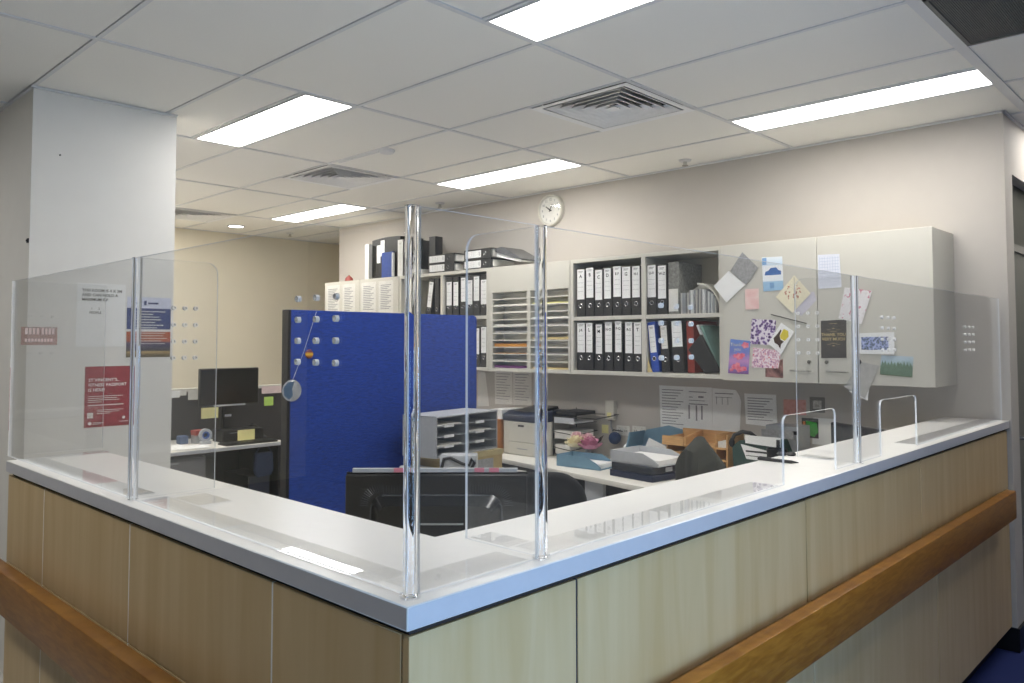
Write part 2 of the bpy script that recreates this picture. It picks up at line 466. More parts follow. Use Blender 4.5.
# square air diffusers of nested louvre frames
M_vent = pm('white_vent_metal', '#f4f4f4', .4, .02, 20)
M_hole = pm('vent_shadow_box', '#181818', .9, .1, 20)
VL = ['square white ceiling air diffuser in the middle of the ceiling', 'square white ceiling air diffuser further left, behind the light panel by the column', 'far ceiling air diffuser half hidden by the white column']
for (vx, vy), lab in zip(vents, VL):
    t = thing('air_diffuser', lab, 'vent', (vx + .3, vy + .3, H - .012), group='square ceiling air diffusers')
    cx, cy = vx + .3, vy + .3
    part('backing', MB().box(cx - .285, cx + .285, cy - .285, cy + .285, H + .03, H + .034), M_hole, t)
    def ring(r0, z0, r1, z1, th=.004):
        mb = MB()
        q = lambda r, z: [(cx - r, cy - r, z), (cx + r, cy - r, z), (cx + r, cy + r, z), (cx - r, cy + r, z)]
        vs = q(r0, z0) + q(r1, z1) + q(r0 - th, z0 + .001) + q(r1 - th, z1 + .001)
        fs = []
        for k in range(4):
            j = (k + 1) % 4
            fs += [(k, j, 4 + j, 4 + k), (8 + k, 12 + k, 12 + j, 8 + j), (k, 8 + k, 8 + j, j), (4 + k, 4 + j, 12 + j, 12 + k)]
        return mb.add(vs, fs)
    part('outer_frame', ring(.294, H - .008, .256, H - .006, .003), M_vent, t)
    for k in range(5):
        r0 = .244 - .042 * k
        part('louvre', ring(r0, H - .006, r0 - .011, H - .004, .002), M_vent, t)
        part('louvre_blade', ring(r0 - .010, H - .003, r0 - .034, H + .027, .002), M_vent, t)
    part('centre_cone', MB().add([(cx - .03, cy - .03, H - .004), (cx + .03, cy - .03, H - .004), (cx + .03, cy + .03, H - .004), (cx - .03, cy + .03, H - .004), (cx, cy, H + .02)],
                                 [(0, 3, 2, 1), (0, 1, 4), (1, 2, 4), (2, 3, 4), (3, 0, 4)]), M_vent, t)
t = thing('return_air_grille', 'dark grey square ceiling grille at the top right corner', 'vent', (3.9, 2.1, H - .004))
M_grl = pm('dark_grille', '#77756f', .6, .1, 30)
f = MB(); gx0, gx1, gy0, gy1 = 3.625, 4.195, 1.815, 2.385
f.box(gx0, gx1, gy0, gy0 + .014, H - .006, H + .02).box(gx0, gx1, gy1 - .014, gy1, H - .006, H + .02).box(gx0, gx0 + .014, gy0, gy1, H - .006, H + .02).box(gx1 - .014, gx1, gy0, gy1, H - .006, H + .02)
part('frame', f, M_grl, t)
part('backing', MB().box(gx0, gx1, gy0, gy1, H + .006, H + .010), pm('grille_mesh', '#56544f', .8, .1, 60), t)
f = MB()
for k in range(76):
    x = gx0 + .018 + k * .0071
    f.box(x, x + .0035, gy0 + .014, gy1 - .014, H - .002, H + .004)
part('grille_slats', f, M_grl, t, stuff=True)
t = thing('downlight', 'small round lit downlight in the far left of the ceiling', 'light', (-3.055, 2.705, H))
part('trim_ring', MB().lathe([(.085, H + .004), (.085, H - .008), (.07, H - .008), (.065, H + .002)], (-3.055, 2.705, 0)), M_bar, t)
part('lens', MB().lathe([(.001, H - .006), (.066, H - .005), (.066, H + .01)], (-3.055, 2.705, 0)), M_lamp, t)
for (x, y), lab in zip([(1.76, 3.324), (-3.12, 3.346), (-.575, 3.262)], ['small ceiling sprinkler head above the open binder shelves', 'small far ceiling sprinkler head over the beige wall at left', 'small ceiling sprinkler head over the black binders on top of the shelf']):
    t = thing('sprinkler_head', lab, 'sprinkler', (x, y, H))
    part('escutcheon', MB().lathe([(.001, H - .012), (.035, H - .010), (.042, H)], (x, y, 0), 16), M_bar, t)
    part('nozzle', MB().lathe([(.012, H - .01), (.012, H - .032), (.02, H - .034), (.02, H - .038), (.001, H - .038)], (x, y, 0), 12), M_chrome, t)
t = thing('smoke_detector', 'small white ceiling detector with a short surface conduit', 'detector', (.584, 1.841, H))
part('body', MB().lathe([(.001, H - .022), (.04, H - .02), (.05, H - .008), (.05, H)], (.584, 1.841, 0), 20), M_bar, t)
part('conduit', MB().box(.12, .55, 1.80, 1.818, H - .012, H), M_bar, t)

# small marks on the walls at left
t = thing('door_catch', 'tiny black door catch on the wall edge left of the column', 'catch', (.369, 0, 1.985))
part('plate', MB().box(.362, .382, -.005, 0, 1.982, 2.002), M_black, t)
part('latch', MB().box(.367, .376, -.009, -.005, 1.988, 1.996), M_black, t)
solo('screw', MB().lathe([(.001, .394), (.004, .394), (.004, .39)], (0, .115, 2.401), 10, axis='x'), M_black, 'tiny dark screw head high on the white column', 'screw')

# ================================================================== reception counter
RC = thing('reception_counter', 'L-shaped reception counter with white top, pale maple panels and honey oak bumper rail', 'counter', (3.35, -.15, 0))
ZT, ZB = 1.135, 1.098
part('worktop', MB().prism([(1.36, -.302), (3.502, -.302), (3.502, 3.488), (3.205, 3.488), (3.205, .004), (1.36, .004)], 'xy', ZB, ZT, 0, 1), [M_top, M_edge], RC, bevel=.002)
part('shadow_gap', MB().prism([(1.375, -.285), (3.485, -.285), (3.485, 3.48), (3.22, 3.48), (3.22, -.012), (1.375, -.012)], 'xy', 1.086, ZB), M_dark, RC)
part('carcass', MB().prism([(1.385, -.274), (3.474, -.274), (3.474, 3.48), (3.24, 3.48), (3.24, -.03), (1.385, -.03)], 'xy', .12, 1.086), pm('counter_core', '#c8c4ba', .6, .03, 10), RC)
part('plinth', MB().prism([(1.45, -.22), (3.42, -.22), (3.42, 3.487), (3.26, 3.487), (3.26, -.05), (1.45, -.05)], 'xy', 0, .12), M_black, RC)
jl = [1.345, 1.73, 2.403, 3.088, 3.489]
jr = [-.289, .109, 1.121, 2.30, 3.487]
g = .0028
for (z0, z1, L, R_) in ((.80, 1.085, jl, [-.289, .109, 1.121, 2.133, 3.487]), (.124, .797, jl, [-.289, .109, 1.157, 2.30, 3.487])):
    for a, b in zip(L, L[1:]):
        bb = b if b == L[-1] else b - g
        part('front_panel', MB().box(a if a == L[0] else a + g, bb - (.0 if b != L[-1] else .018), -.290, -.274, z0, z1), M_maple, RC, bevel=.0008)
    for a, b in zip(R_, R_[1:]):
        part('front_panel', MB().box(3.474, 3.490, a if a == R_[0] else a + g, b if b == R_[-1] else b - g, z0, z1), M_maple, RC, bevel=.0008)
for x in jl[1:-1]:
    for z0, z1 in ((.80, 1.085), (.124, .797)): part('joint_strip', MB().box(x - .0026, x + .0026, -.2897, -.274, z0, z1), M_paper, RC)
for y, z0, z1 in ((.109, .80, 1.085), (1.121, .80, 1.085), (2.133, .80, 1.085), (.109, .124, .797), (1.157, .124, .797), (2.30, .124, .797)):
    part('joint_strip', MB().box(3.474, 3.487, y - .0026, y + .0026, z0, z1), M_navy, RC)  # pale joints coloured dark here for the shade on this side
part('end_panel', MB().box(1.345, 1.385, -.274, -.03, .124, 1.085), M_maple, RC)
part('back_panel', MB().box(1.372, 3.24, -.03, -.015, .02, 1.085).box(3.225, 3.24, -.03, 3.48, .02, 1.085), M_white, RC)
part('bumper_rail', MB().box(1.375, 3.562, -.362, -.318, .692, .822), M_rail, RC, bevel=.004, seg=2)
part('bumper_rail', MB().box(3.518, 3.562, -.317, 3.30, .692, .822), M_rail, RC, bevel=.004, seg=2)
for x in (1.6, 2.1, 2.6, 3.1): part('rail_spacer', MB().box(x, x + .05, -.319, -.289, .73, .79), M_dark, RC)
for y in (.2, .9, 1.6, 2.3, 3.0): part('rail_spacer', MB().box(3.489, 3.519, y, y + .05, .73, .79), M_dark, RC)

# ---------------- acrylic sneeze screens
Z0, Z1, TH = 1.137, 1.745, .003
def holes(pts, axis):
    mb = MB()
    for c in pts:
        prof = [(.0034, -.0038), (.0058, -.0038), (.0058, .0038), (.0034, .0038), (.0034, -.0038)]
        mb.lathe(prof, c, 14, axis=axis)
    return mb
M_hole_rim = pm('polished_hole_rim', '#e4e2de', .3, .02, 20)
def rod(x, y, z1=Z1): return MB().lathe([(.0065, Z0), (.0115, Z0), (.0115, z1), (.0065, z1), (.0065, Z0)], (x, y, 0), 32)
def foot(x, y):
    return MB().lathe([(.0117, Z0 - .0015), (.017, Z0 - .0015), (.017, Z0 + .003), (.0117, Z0 + .005)], (x, y, 0), 24)

S1 = thing('acrylic_screen', 'clear acrylic screen at the left end of the counter, before the red poster', 'screen', (1.8, -.27, Z0), group='clear acrylic counter screens')
part('front_sheet', MB().prism([(1.272, Z0), (2.348, Z0), (2.348, Z1), (1.272, Z1)], 'xz', -.27 - TH, -.27 + TH, 0, 1), [M_sheet, M_aedge], S1)
part('side_fin', MB().prism([(-.266, Z0), (.03, Z0), (.03, Z1), (-.266, Z1)], 'yz', 1.265 - TH, 1.265 + TH, 0, 1), [M_sheet, M_aedge], S1)
part('edge_post', MB().lathe([(.0005, Z0), (.006, Z0), (.006, Z1), (.0005, Z1)], (1.265, -.27, 0), 16), M_rod, S1)
part('base_plate', MB().box(1.375, 2.33, -.266, -.20, ZT, ZT + .004), M_plate, S1)
part('fin_base_plate', MB().box(1.365, 1.43, -.195, .0, ZT, ZT + .004), M_plate, S1)
part('speech_holes', holes([(1.265, y, z) for y in (-.217, -.181, -.146) for z in (1.624, 1.58, 1.537, 1.493)], 'x'), M_hole_rim, S1, stuff=True)

S2 = thing('acrylic_screen', 'clear acrylic screen between the left post and the tall corner post', 'screen', (2.9, -.27, Z0), group='clear acrylic counter screens')
part('front_sheet', MB().prism([(2.375, Z0), (3.455, Z0), (3.455, Z1), (2.375, Z1)], 'xz', -.27 - TH, -.27 + TH, 0, 1), [M_sheet, M_aedge], S2)
part('side_fin', MB().prism(rrect(.2, Z1 - Z0, .03, -.158, (Z0 + Z1) / 2, (0, 0, 1, 0)), 'yz', 2.362 - TH, 2.362 + TH, 0, 1), [M_sheet, M_aedge], S2)
part('bent_corner', rod(2.362, -.27), M_rod, S2)
part('base_plate', MB().box(2.40, 3.38, -.266, -.20, ZT, ZT + .004), M_plate, S2)
part('fin_base_plate', MB().box(2.43, 2.57, -.195, -.112, ZT, ZT + .004), M_plate, S2)
part('speech_holes', holes([(x, -.27, z) for x in (3.133, 3.195, 3.258) for z in (1.61, 1.571, 1.532, 1.493)], 'y'), M_hole_rim, S2, stuff=True)
part('fin_speech_holes', holes([(2.362, y, z) for y in (-.175, -.146, -.117) for z in (1.62, 1.576, 1.532, 1.489)], 'x'), M_hole_rim, S2, stuff=True)

S3 = thing('acrylic_screen', 'short clear acrylic corner screen between the two nearest posts', 'screen', (3.47, -.12, Z0), group='clear acrylic counter screens')
part('front_sheet', MB().prism([(-.255, Z0), (.018, Z0), (.018, Z1), (-.255, Z1)], 'yz', 3.47 - TH, 3.47 + TH, 0, 1), [M_sheet, M_aedge], S3)
part('bent_corner', rod(3.469, -.27), M_rod, S3)
part('base_plate', MB().box(3.385, 3.466, -.255, .0, ZT, ZT + .004), M_plate, S3)
part('foot', foot(3.469, -.27), M_plate, S3)

S4 = thing('acrylic_screen', 'longest clear acrylic screen with a document slot, before the binder shelves', 'screen', (3.47, .8, Z0), group='clear acrylic counter screens')
def notched(y0, y1, n0, n1, nz):
    r = .022; pts = [(y0, Z0), (n0, Z0), (n0, nz - r)]
    for i in range(1, 6):
        a = PI - .5 * PI * i / 5; pts.append((n0 + r + r * math.cos(a), nz - r + r * math.sin(a)))
    for i in range(0, 6):
        a = .5 * PI - .5 * PI * i / 5; pts.append((n1 - r + r * math.cos(a), nz - r + r * math.sin(a)))
    return pts + [(n1, Z0), (y1, Z0), (y1, Z1), (y0, Z1)]
part('front_sheet', MB().prism(notched(.046, 1.555, 1.025, 1.385, 1.325), 'yz', 3.47 - TH, 3.47 + TH, 0, 1), [M_sheet, M_aedge], S4)
part('side_fin', MB().prism(rrect(.19, Z1 - Z0, .03, 3.362, (Z0 + Z1) / 2, (0, 0, 0, 1)), 'xz', .033 - TH, .033 + TH, 0, 1), [M_sheet, M_aedge], S4)
part('bent_corner', rod(3.469, .033), M_rod, S4)
part('base_plate', MB().box(3.385, 3.466, .05, 1.0, ZT, ZT + .004), M_plate, S4)
part('fin_base_plate', MB().box(3.27, 3.38, .037, .10, ZT, ZT + .004), M_plate, S4)
part('foot', foot(3.469, .033), M_plate, S4)
part('speech_holes', holes([(3.47, y, z) for y in (.43, .492, .555) for z in (1.61, 1.571, 1.532, 1.494)], 'x'), M_hole_rim, S4, stuff=True)

S5 = thing('acrylic_screen', 'clear acrylic screen with a document slot at the right end by the wall', 'screen', (3.47, 2.5, Z0), group='clear acrylic counter screens')
part('front_sheet', MB().prism(notched(1.582, 3.482, 1.775, 2.158, 1.327), 'yz', 3.47 - TH, 3.47 + TH, 0, 1), [M_sheet, M_aedge], S5)
part('side_fin', MB().prism(rrect(.19, Z1 - Z0, .03, 3.362, (Z0 + Z1) / 2, (0, 0, 0, 1)), 'xz', 1.569 - TH, 1.569 + TH, 0, 1), [M_sheet, M_aedge], S5)
part('bent_corner', rod(3.469, 1.569), M_rod, S5)
part('base_plate', MB().box(3.385, 3.466, 2.17, 3.47, ZT, ZT + .004), M_plate, S5)
part('fin_base_plate', MB().box(3.27, 3.38, 1.573, 1.63, ZT, ZT + .004), M_plate, S5)
part('foot', foot(3.469, 1.569), M_plate, S5)
part('speech_holes', holes([(3.47, y, z) for y in (1.817, 1.878, 1.94) for z in (1.615, 1.577, 1.538, 1.5)] + [(3.47, y, z) for y in (2.863, 2.93, 2.996) for z in (1.595, 1.561, 1.527, 1.492)], 'x'), M_hole_rim, S5, stuff=True)
part('fin_speech_holes', holes([(x, 1.569, z) for x in (3.276, 3.311, 3.343) for z in (1.627, 1.582, 1.536, 1.491)], 'y'), M_hole_rim, S5, stuff=True)

# reflection of a red sign, painted as see-through film on the left fin
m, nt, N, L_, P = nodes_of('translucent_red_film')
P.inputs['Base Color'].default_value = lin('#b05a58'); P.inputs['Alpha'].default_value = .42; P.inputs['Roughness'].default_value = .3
t = solo('sticker', MB().box(1.2685, 1.2695, -.246, -.132, 1.521, 1.585), m, 'see-through red sticker with pale lettering on the left end screen', 'sticker')  # no real sticker, the painted reflection of the red sign
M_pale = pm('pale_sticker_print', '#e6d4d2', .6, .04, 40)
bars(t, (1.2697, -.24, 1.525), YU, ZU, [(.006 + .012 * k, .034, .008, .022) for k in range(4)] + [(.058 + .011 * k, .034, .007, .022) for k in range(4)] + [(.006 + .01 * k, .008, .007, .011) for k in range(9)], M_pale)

# things lying on the counter
t = thing('pen', 'black pen lying on the counter behind the document slot', 'pen', (3.275, 1.413, ZT))
part('barrel', MB().tube([(3.20, 1.414, ZT + .006), (3.315, 1.413, ZT + .006)], .0055, 10), M_black, t)
part('tip', MB().tube([(3.315, 1.413, ZT + .006), (3.34, 1.412, ZT + .006)], .0055, 10, r1=.0015), M_black, t)
part('clip', MB().box(3.205, 3.245, 1.411, 1.416, ZT + .0115, ZT + .0135), M_black, t)
t = thing('paper_clip_pair', 'small dark pair of oval clips lying beside the pen', 'clip', (3.22, 1.58, ZT))
part('clip_loop', MB().lathe([(.006, .005), (.012, .012), (.018, .005), (.012, 0), (.006, .005)], (3.209, 1.572, ZT), 16), M_black, t)
part('clip_loop', MB().lathe([(.006, .005), (.012, .012), (.018, .005), (.012, 0), (.006, .005)], (3.234, 1.590, ZT), 16), M_black, t)

# ================================================================== posters on the white column (face X = .39)
XC = .3905
M_navyp = pm('navy_print', '#27407f', .45, .06, 30)
t = solo('notice', MB().box(XC, XC + .001, .201, .417, 1.511, 1.812), M_paper, 'crumpled white room capacity notice taped to the column', 'notice')
for k, s in enumerate(['THIS ROOM IS 4 X 3M', 'AND CAN HOLD A', 'MAXIMUM OF']):
    lettering(s, (XC + .001, .222, 1.772 - .022 * k), YU, ZU, .0185, M_ink, t, 'LEFT')
lettering('1', (XC + .001, .266, 1.687), YU, ZU, .014, M_ink, t, 'CENTER')
lettering('2', (XC + .001, .298, 1.687), YU, ZU, .014, M_ink, t, 'CENTER')
lettering('PEOPLE', (XC + .001, .282, 1.667), YU, ZU, .016, M_ink, t, 'CENTER')
t = solo('poster', MB().box(XC, XC + .001, .425, .637, 1.457, 1.755), bands('blue_poster_print', [(0, '#5b4a35'), (.05, '#7a6844'), (.09, '#b79a63'), (.11, '#4c4444'), (.16, '#3b3a55'), (.24, '#51436a'), (.27, '#b0563f'), (.42, '#b35c3d'), (.43, '#e4e2e0'), (.46, '#e4e2e0'), (.47, '#27407f'), (.81, '#27407f'), (.82, '#d5d8ea'), (1, '#d5d8ea')], 2, 0, .298), 'blue and orange printed poster on the right edge of the column', 'poster')
bars(t, (XC + .001, .43, 1.457), YU, ZU, [(.03, .225 - .0135 * k, (.15, .09, .12, .13, .10, .14, .11)[k], .004) for k in range(7)] + [(.02, .118 - .013 * k, (.16, .15, .17, .14, .16)[k], .003) for k in range(5)], M_offp)
bars(t, (XC + .001, .43, 1.457), YU, ZU, [(.075, .258, .012, .022), (.095, .264, .05, .008)], M_navyp, name='crest')
lettering('*', (XC + .001, .53, 1.748), YU, ZU, .02, M_greyink, t)
M_red = pm('crimson_print', '#a01f3a', .4, .05, 30)
t = solo('poster', MB().box(XC, XC + .001, .238, .451, 1.125, 1.42), M_offp, 'crimson fitness passport poster low on the column', 'poster')
part('printed_field', MB().box(XC + .001, XC + .0014, .243, .447, 1.129, 1.416), M_red, t)
for k, s in enumerate(["ST VINCENT'S...", 'FITNESS PASSPORT', 'IS HERE!']):
    lettering(s, (XC + .0014, .258, 1.345 - .0235 * k), YU, ZU, .0205, M_paper, t, 'LEFT')
bars(t, (XC + .0014, .258, 1.125), YU, ZU, [(0, .148 - .009 * k, (.155, .13, .14, .06)[k], .0032) for k in range(4)] + [(0, .105, .16, .005)] + [(.04, .082 - .008 * k, (.12, .10, .06)[k], .0028) for k in range(3)], M_offp)
part('roundel', MB().lathe([(.0005, .0016), (.008, .0016), (.008, .001)], (XC, .268, 1.147), 16, axis='x'), M_paper, t)
part('roundel', MB().lathe([(.0005, .0016), (.007, .0016), (.007, .001)], (XC, .42, 1.168), 16, axis='x'), M_paper, t)
lettering('ST VINCENT\'S', (XC + .0014, .42, 1.147), YU, ZU, .007, M_paper, t)
bars(t, (XC + .0014, .28, 1.142), YU, ZU, [(0, .006, .05, .003), (0, 0, .04, .003)], M_offp)
part('print_square', MB().box(XC + .001, XC + .0016, .256, .282, 1.172, 1.198), M_offp, t)

# ================================================================== wall units along the back wall
YF, YB = 3.15, 3.495
def frame_unit(name, label, x0, x1, z0, z1, parts_fn):
    t = thing(name, label, 'cabinet', ((x0 + x1) / 2, YB, z0))
    parts_fn(t)
    return t
# 1 closed cabinet at far left with four notices on its front
t = thing('wall_cabinet', 'white wall cabinet at far left behind the blue partition, papers on its front', 'cabinet', (-1.55, YB, 1.31))
part('carcass', MB().box(-2.13, -.985, YF + .018, YB, 1.31, 2.10), M_white, t, bevel=.001)
for a, b in ((-2.13, -1.56), (-1.555, -.985)):
    part('door', MB().box(a, b, YF, YF + .017, 1.31, 2.10), M_white, t, bevel=.0015)
for k, (x, w) in enumerate([(-2.10, .22), (-1.83, .20), (-1.53, .22), (-1.27, .21)]):
    p = solo('notice', MB().box(x, x + w, YF - .0015, YF - .0005, 1.76, 2.07), M_offp, 'white printed notice on the far left cabinet, ' + ['first from the left', 'second from the left', 'third from the left', 'fourth from the left'][k], 'notice', group='notices on the far left cabinet')
    bars(p, (x, YF - .0015, 1.76), XR, ZU, [(.03, .27 - .016 * j, w - .06 - .05 * ((j * 7 + k) % 3) / 2, .006) for j in range(14)], M_greyink)
    if k == 0: part('round_emblem', MB().lathe([(.018, -.0022), (.03, -.0022), (.03, -.0012)], (x + .17, YF, 1.94), 18, axis='y'), M_greyp, p)
# 2 open shelf with binders
def shelf_box(t, x0, x1, z0, z1, verts, shelves, back=True):
    T = .026
    part('side_panel', MB().box(x0, x0 + T, YF, YB, z0, z1), M_white, t, bevel=.001)
    part('side_panel', MB().box(x1 - T, x1, YF, YB, z0, z1), M_white, t, bevel=.001)
    part('top_panel', MB().box(x0 + T, x1 - T, YF, YB, z1 - T, z1), M_white, t, bevel=.001)
    part('bottom_panel', MB().box(x0 + T, x1 - T, YF, YB, z0, z0 + T), M_white, t, bevel=.001)
    part('back_panel', MB().box(x0 + T, x1 - T, YB - .008, YB, z0 + T, z1 - T), M_inside, t)
    for v in verts: part('divider', MB().box(v - T * .6, v + T * .6, YF, YB - .008, z0 + T, z1 - T), M_white, t, bevel=.001)
    xs = [x0 + T] + sorted(verts) + [x1 - T]
    for a, b in zip(xs, xs[1:]):
        for s in shelves:
            part('shelf', MB().box(a + (T * .6 if a in verts else 0), b - (T * .6 if b in verts else 0), YF + .003, YB - .008, s - T / 2, s + T / 2), M_white, t, bevel=.001)
t = thing('open_shelf_unit', 'white open shelf unit left of the pigeonholes, mostly behind the blue partition', 'shelf', (-.42, YB, 1.31))
shelf_box(t, -.975, .128, 1.31, 2.10, [-.42], [1.722])
# 3 pigeonhole sorter
t = thing('pigeonhole_unit', 'white pigeonhole mail sorter unit under the wall clock', 'sorter', (.535, YB, 1.31))
part('header_panel', MB().box(.131, .936, YF, YF + .018, 1.905, 2.10), M_white, t, bevel=.001)
part('carcass', MB().box(.131, .168, YF, YB, 1.31, 1.905).box(.920, .936, YF, YB, 1.31, 1.905).box(.168, .920, YF, YB, 1.31, 1.336).box(.131, .936, YF + .018, YB, 1.905, 2.10), M_white, t)
part('back_panel', MB().box(.168, .92, YF + .13, YF + .14, 1.336, 1.905), M_desk, t)
part('divider', MB().box(.527, .560, YF, YF + .13, 1.336, 1.905), M_white, t)
f = MB().box(.730, .742, YF + .10, YB - .008, 1.336, 1.905)
for k in range(1, 11):
    z = 1.336 + .0517 * k
    for a, b in ((.168, .527), (.560, .920)):
        part('sorter_shelf', MB().box(a, b, YF + .004, YF + .13, z - .0034, z + .0034), M_desk, t)
def paper_in(col, slot, mat, label, h=.008, sag=.0):
    a, b = ((.168, .527), (.560, .920))[col]
    z = 1.336 + .0517 * slot + (.0038 if slot else .0002)
    xs = [a + .012 + (b - a - .024) * i / 8 for i in range(9)]
    lo = [(x, z + .0003 + sag * (1 if i in (0, 8) else .3 * (i % 3))) for i, x in enumerate(xs)]
    hi = [(x, z + .0003 + h + sag * (1 if i in (0, 8) else .3 * (i % 3))) for i, x in enumerate(xs)][::-1]
    solo('paper_stack', MB().prism(lo + hi, 'xz', YF + .012, YF + .125), mat, label, 'paper', group='papers in the pigeonholes')
paper_in(0, 0, pm('purple_folder', '#6b2c72', .5, .25, 60), 'purple folders in the lowest left pigeonhole', .016, .004)
paper_in(0, 1, M_greyp, 'grey papers in the second lowest left pigeonhole', .010, .003)
paper_in(0, 2, pm('tan_card', '#a87c4a', .6, .1, 40), 'tan card in the third lowest left pigeonhole', .006)
paper_in(0, 3, pm('orange_envelope', '#c98a33', .6, .12, 40), 'orange envelopes in the fourth lowest left pigeonhole', .022, .003)
paper_in(0, 5, M_greyp, 'grey striped papers in the left pigeonhole above the orange envelopes', .014, .002)
paper_in(0, 6, M_offp, 'cream papers curling in the sixth left pigeonhole', .012, .004)
paper_in(0, 8, M_offp, 'thin cream papers in the upper left pigeonhole', .005)
paper_in(0, 9, M_offp, 'thin white papers in the second highest left pigeonhole', .007)
paper_in(1, 0, pm('buff_paper', '#d8c48c', .6, .08, 40), 'buff papers in the lowest right pigeonhole', .012)
paper_in(1, 2, M_greyp, 'grey papers in the third lowest right pigeonhole', .008, .002)
paper_in(1, 4, pm('buff_paper', '#d8c48c', .6, .08, 40), 'crumpled buff papers in the middle right pigeonhole', .016, .006)
paper_in(1, 6, M_greyp, 'grey papers in the right pigeonhole above the buff ones', .009, .001)
paper_in(1, 7, M_offp, 'white papers in the eighth right pigeonhole', .008, .001)
paper_in(1, 9, pm('lime_paper', '#d3cf8a', .6, .08, 40), 'yellow-green papers in the second highest right pigeonhole', .010)
# 4 open binder shelf
t = thing('open_shelf_unit', 'white open shelf unit with four compartments of black binders beside the cupboard', 'shelf', (1.525, YB, 1.31))
shelf_box(t, .940, 2.114, 1.31, 2.10, [1.549], [1.69])
# 5 cupboard
t = thing('wall_cupboard', 'white two-door wall cupboard covered with cards at right', 'cabinet', (2.69, YB, 1.31))
part('carcass', MB().box(2.118, 3.268, YF + .002, YB, 1.305, 2.095), M_white, t, bevel=.001)
for k, (a, b) in enumerate(((2.120, 2.6865), (2.6905, 3.268))):
    d = part('door', MB().box(a, b, YF - .017, YF, 1.305, 2.097), M_white, t, bevel=.0015)
    hx = 2.54 if k == 0 else 2.74
    part('handle', MB().tube([(hx, YF - .017, 1.372), (hx, YF - .042, 1.372), (hx + .105, YF - .042, 1.369), (hx + .105, YF - .017, 1.369)], .0045, 8), M_chrome, d)
    part('lock', MB().lathe([(.001, -.012), (.010, -.011), (.011, 0)], (2.641 if k == 0 else 2.736, YF - .017, 1.42), 14, axis='y'), M_chrome, d)

# ---------------- lever arch binders
ring_me = MB().lathe([(.0105, -.0012), (.0125, -.003), (.0145, -.0012), (.0125, 0), (.0105, -.0012)], (0, 0, 0), 18, axis='y').mesh('finger_ring', [M_chrome])
hole_me = MB().lathe([(.0005, -.0006), (.0108, -.0006), (.0108, 0)], (0, 0, 0), 14, axis='y').mesh('finger_hole', [M_ink])
cover_me = {}
BH, BD = .318, .285
def binder_cover(w, mat, d=BD):
    key = (round(w, 3), mat.name, d)
    if key not in cover_me:
        t_ = .003
        a = MB().box(-w / 2, -w / 2 + t_, 0, d, 0, BH).box(w / 2 - t_, w / 2, 0, d, 0, BH).box(-w / 2, w / 2, 0, t_, 0, BH).mesh('cover', [mat])
        b = MB().box(-w / 2 + .006, w / 2 - .014, min(.03, d * .3), d - min(.02, d * .2), .01, BH - .014).mesh('pages', [M_offp])
        cover_me[key] = (a, b)
    return cover_me[key]
def binder(label, x, y, z, w=.075, mat=None, lab=None, letter='', ltop=.30, lh=.20, lw=.06, ring_z=.075, rot=(0, 0, 0), group=None, ring=True, lmat=None, lx=0, d=BD):
    t = thing('lever_arch_binder', label, 'binder', (x, y, z), group=group, rot=rot)
    c, p = binder_cover(w, mat or M_blackboard, d)
    part('cover', c, None, t); part('pages', p, None, t)
    if lh:
        l = part('spine_label', MB().box(lx - lw / 2, lx + lw / 2, -.0012, 0, ltop - lh, ltop), lmat or M_paper, t, world=False)
        sv = INV[l]; INV[l] = Matrix.Identity(4)
        bars(l, (lx - lw / 2, -.0012, ltop - lh), XR, ZU, [(lw * .2, lh - .016, lw * .6, .004), (lw * .2, lh - .023, lw * .5, .003)] + [(lw * .12, lh * .55 - .03 * k, lw * .76, .0015) for k in range(3)], M_greyink)
        if letter: lettering(letter, (lx, -.0012, ltop - .058), XR, ZU, .032 if len(letter) < 2 else .024, M_ink, l)
        INV[l] = sv
    if ring:
        r_ = part('finger_ring', ring_me, None, t); r_.location = (0, 0, ring_z)
        h_ = part('finger_hole', hole_me, None, t); h_.location = (0, 0, ring_z)
    return t
YBN = 3.165
GT, GB_ = 'binders in the upper left compartment', 'binders in the lower left compartment'
tops = [(.992, 1.055, 2.031, 1.825), (1.073, 1.133, 2.038, 1.834), (1.149, 1.207, 2.018, 1.816), (1.227, 1.282, 2.025, 1.822), (1.304, 1.364, 2.034, 1.831), (1.374, 1.439, 2.025, 1.819), (1.455, 1.513, 2.024, 1.821)]
for (a, b, zt, zb), s in zip(tops, ['A', 'B', 'C', 'D', 'E-F', 'G', 'H-I']):
    binder('black lever arch binder lettered %s on the upper shelf left of the divider' % s, (a + b) / 2, YBN + random.uniform(-.004, .006), 1.7035, .073, None, None, s, zt - 1.706, zt - zb, b - a, .075, group=GT)
bots = [(.99, 1.056, 1.662, 1.46), (1.071, 1.124, 1.66, 1.46), (1.148, 1.199, 1.649, 1.451), (1.228, 1.284, 1.664, 1.463), (1.315, 1.365, 1.669, 1.463), (1.396, 1.451, 1.661, 1.457), (1.464, 1.521, 1.657, 1.454)]
for k, ((a, b, zt, zb), s) in enumerate(zip(bots, ['J-K', 'L', 'M', 'N-O', 'P-Q', 'R-S', 'T'])):
    binder('black lever arch binder lettered %s on the lower shelf left of the divider' % s, (a + b) / 2, YBN + random.uniform(-.004, .006), 1.3365, .073 if k < 6 else .068, None, None, s, zt - 1.337, zt - zb, b - a, .085, group=GB_)
binder('black lever arch binder lettered U-V in the upper right compartment', 1.603, YBN, 1.7035, .074, None, None, 'U-V', .316, .205, .062)
binder('black lever arch binder lettered W-Z in the upper right compartment', 1.681, YBN, 1.7035, .076, None, None, 'W-Z', .308, .208, .058)
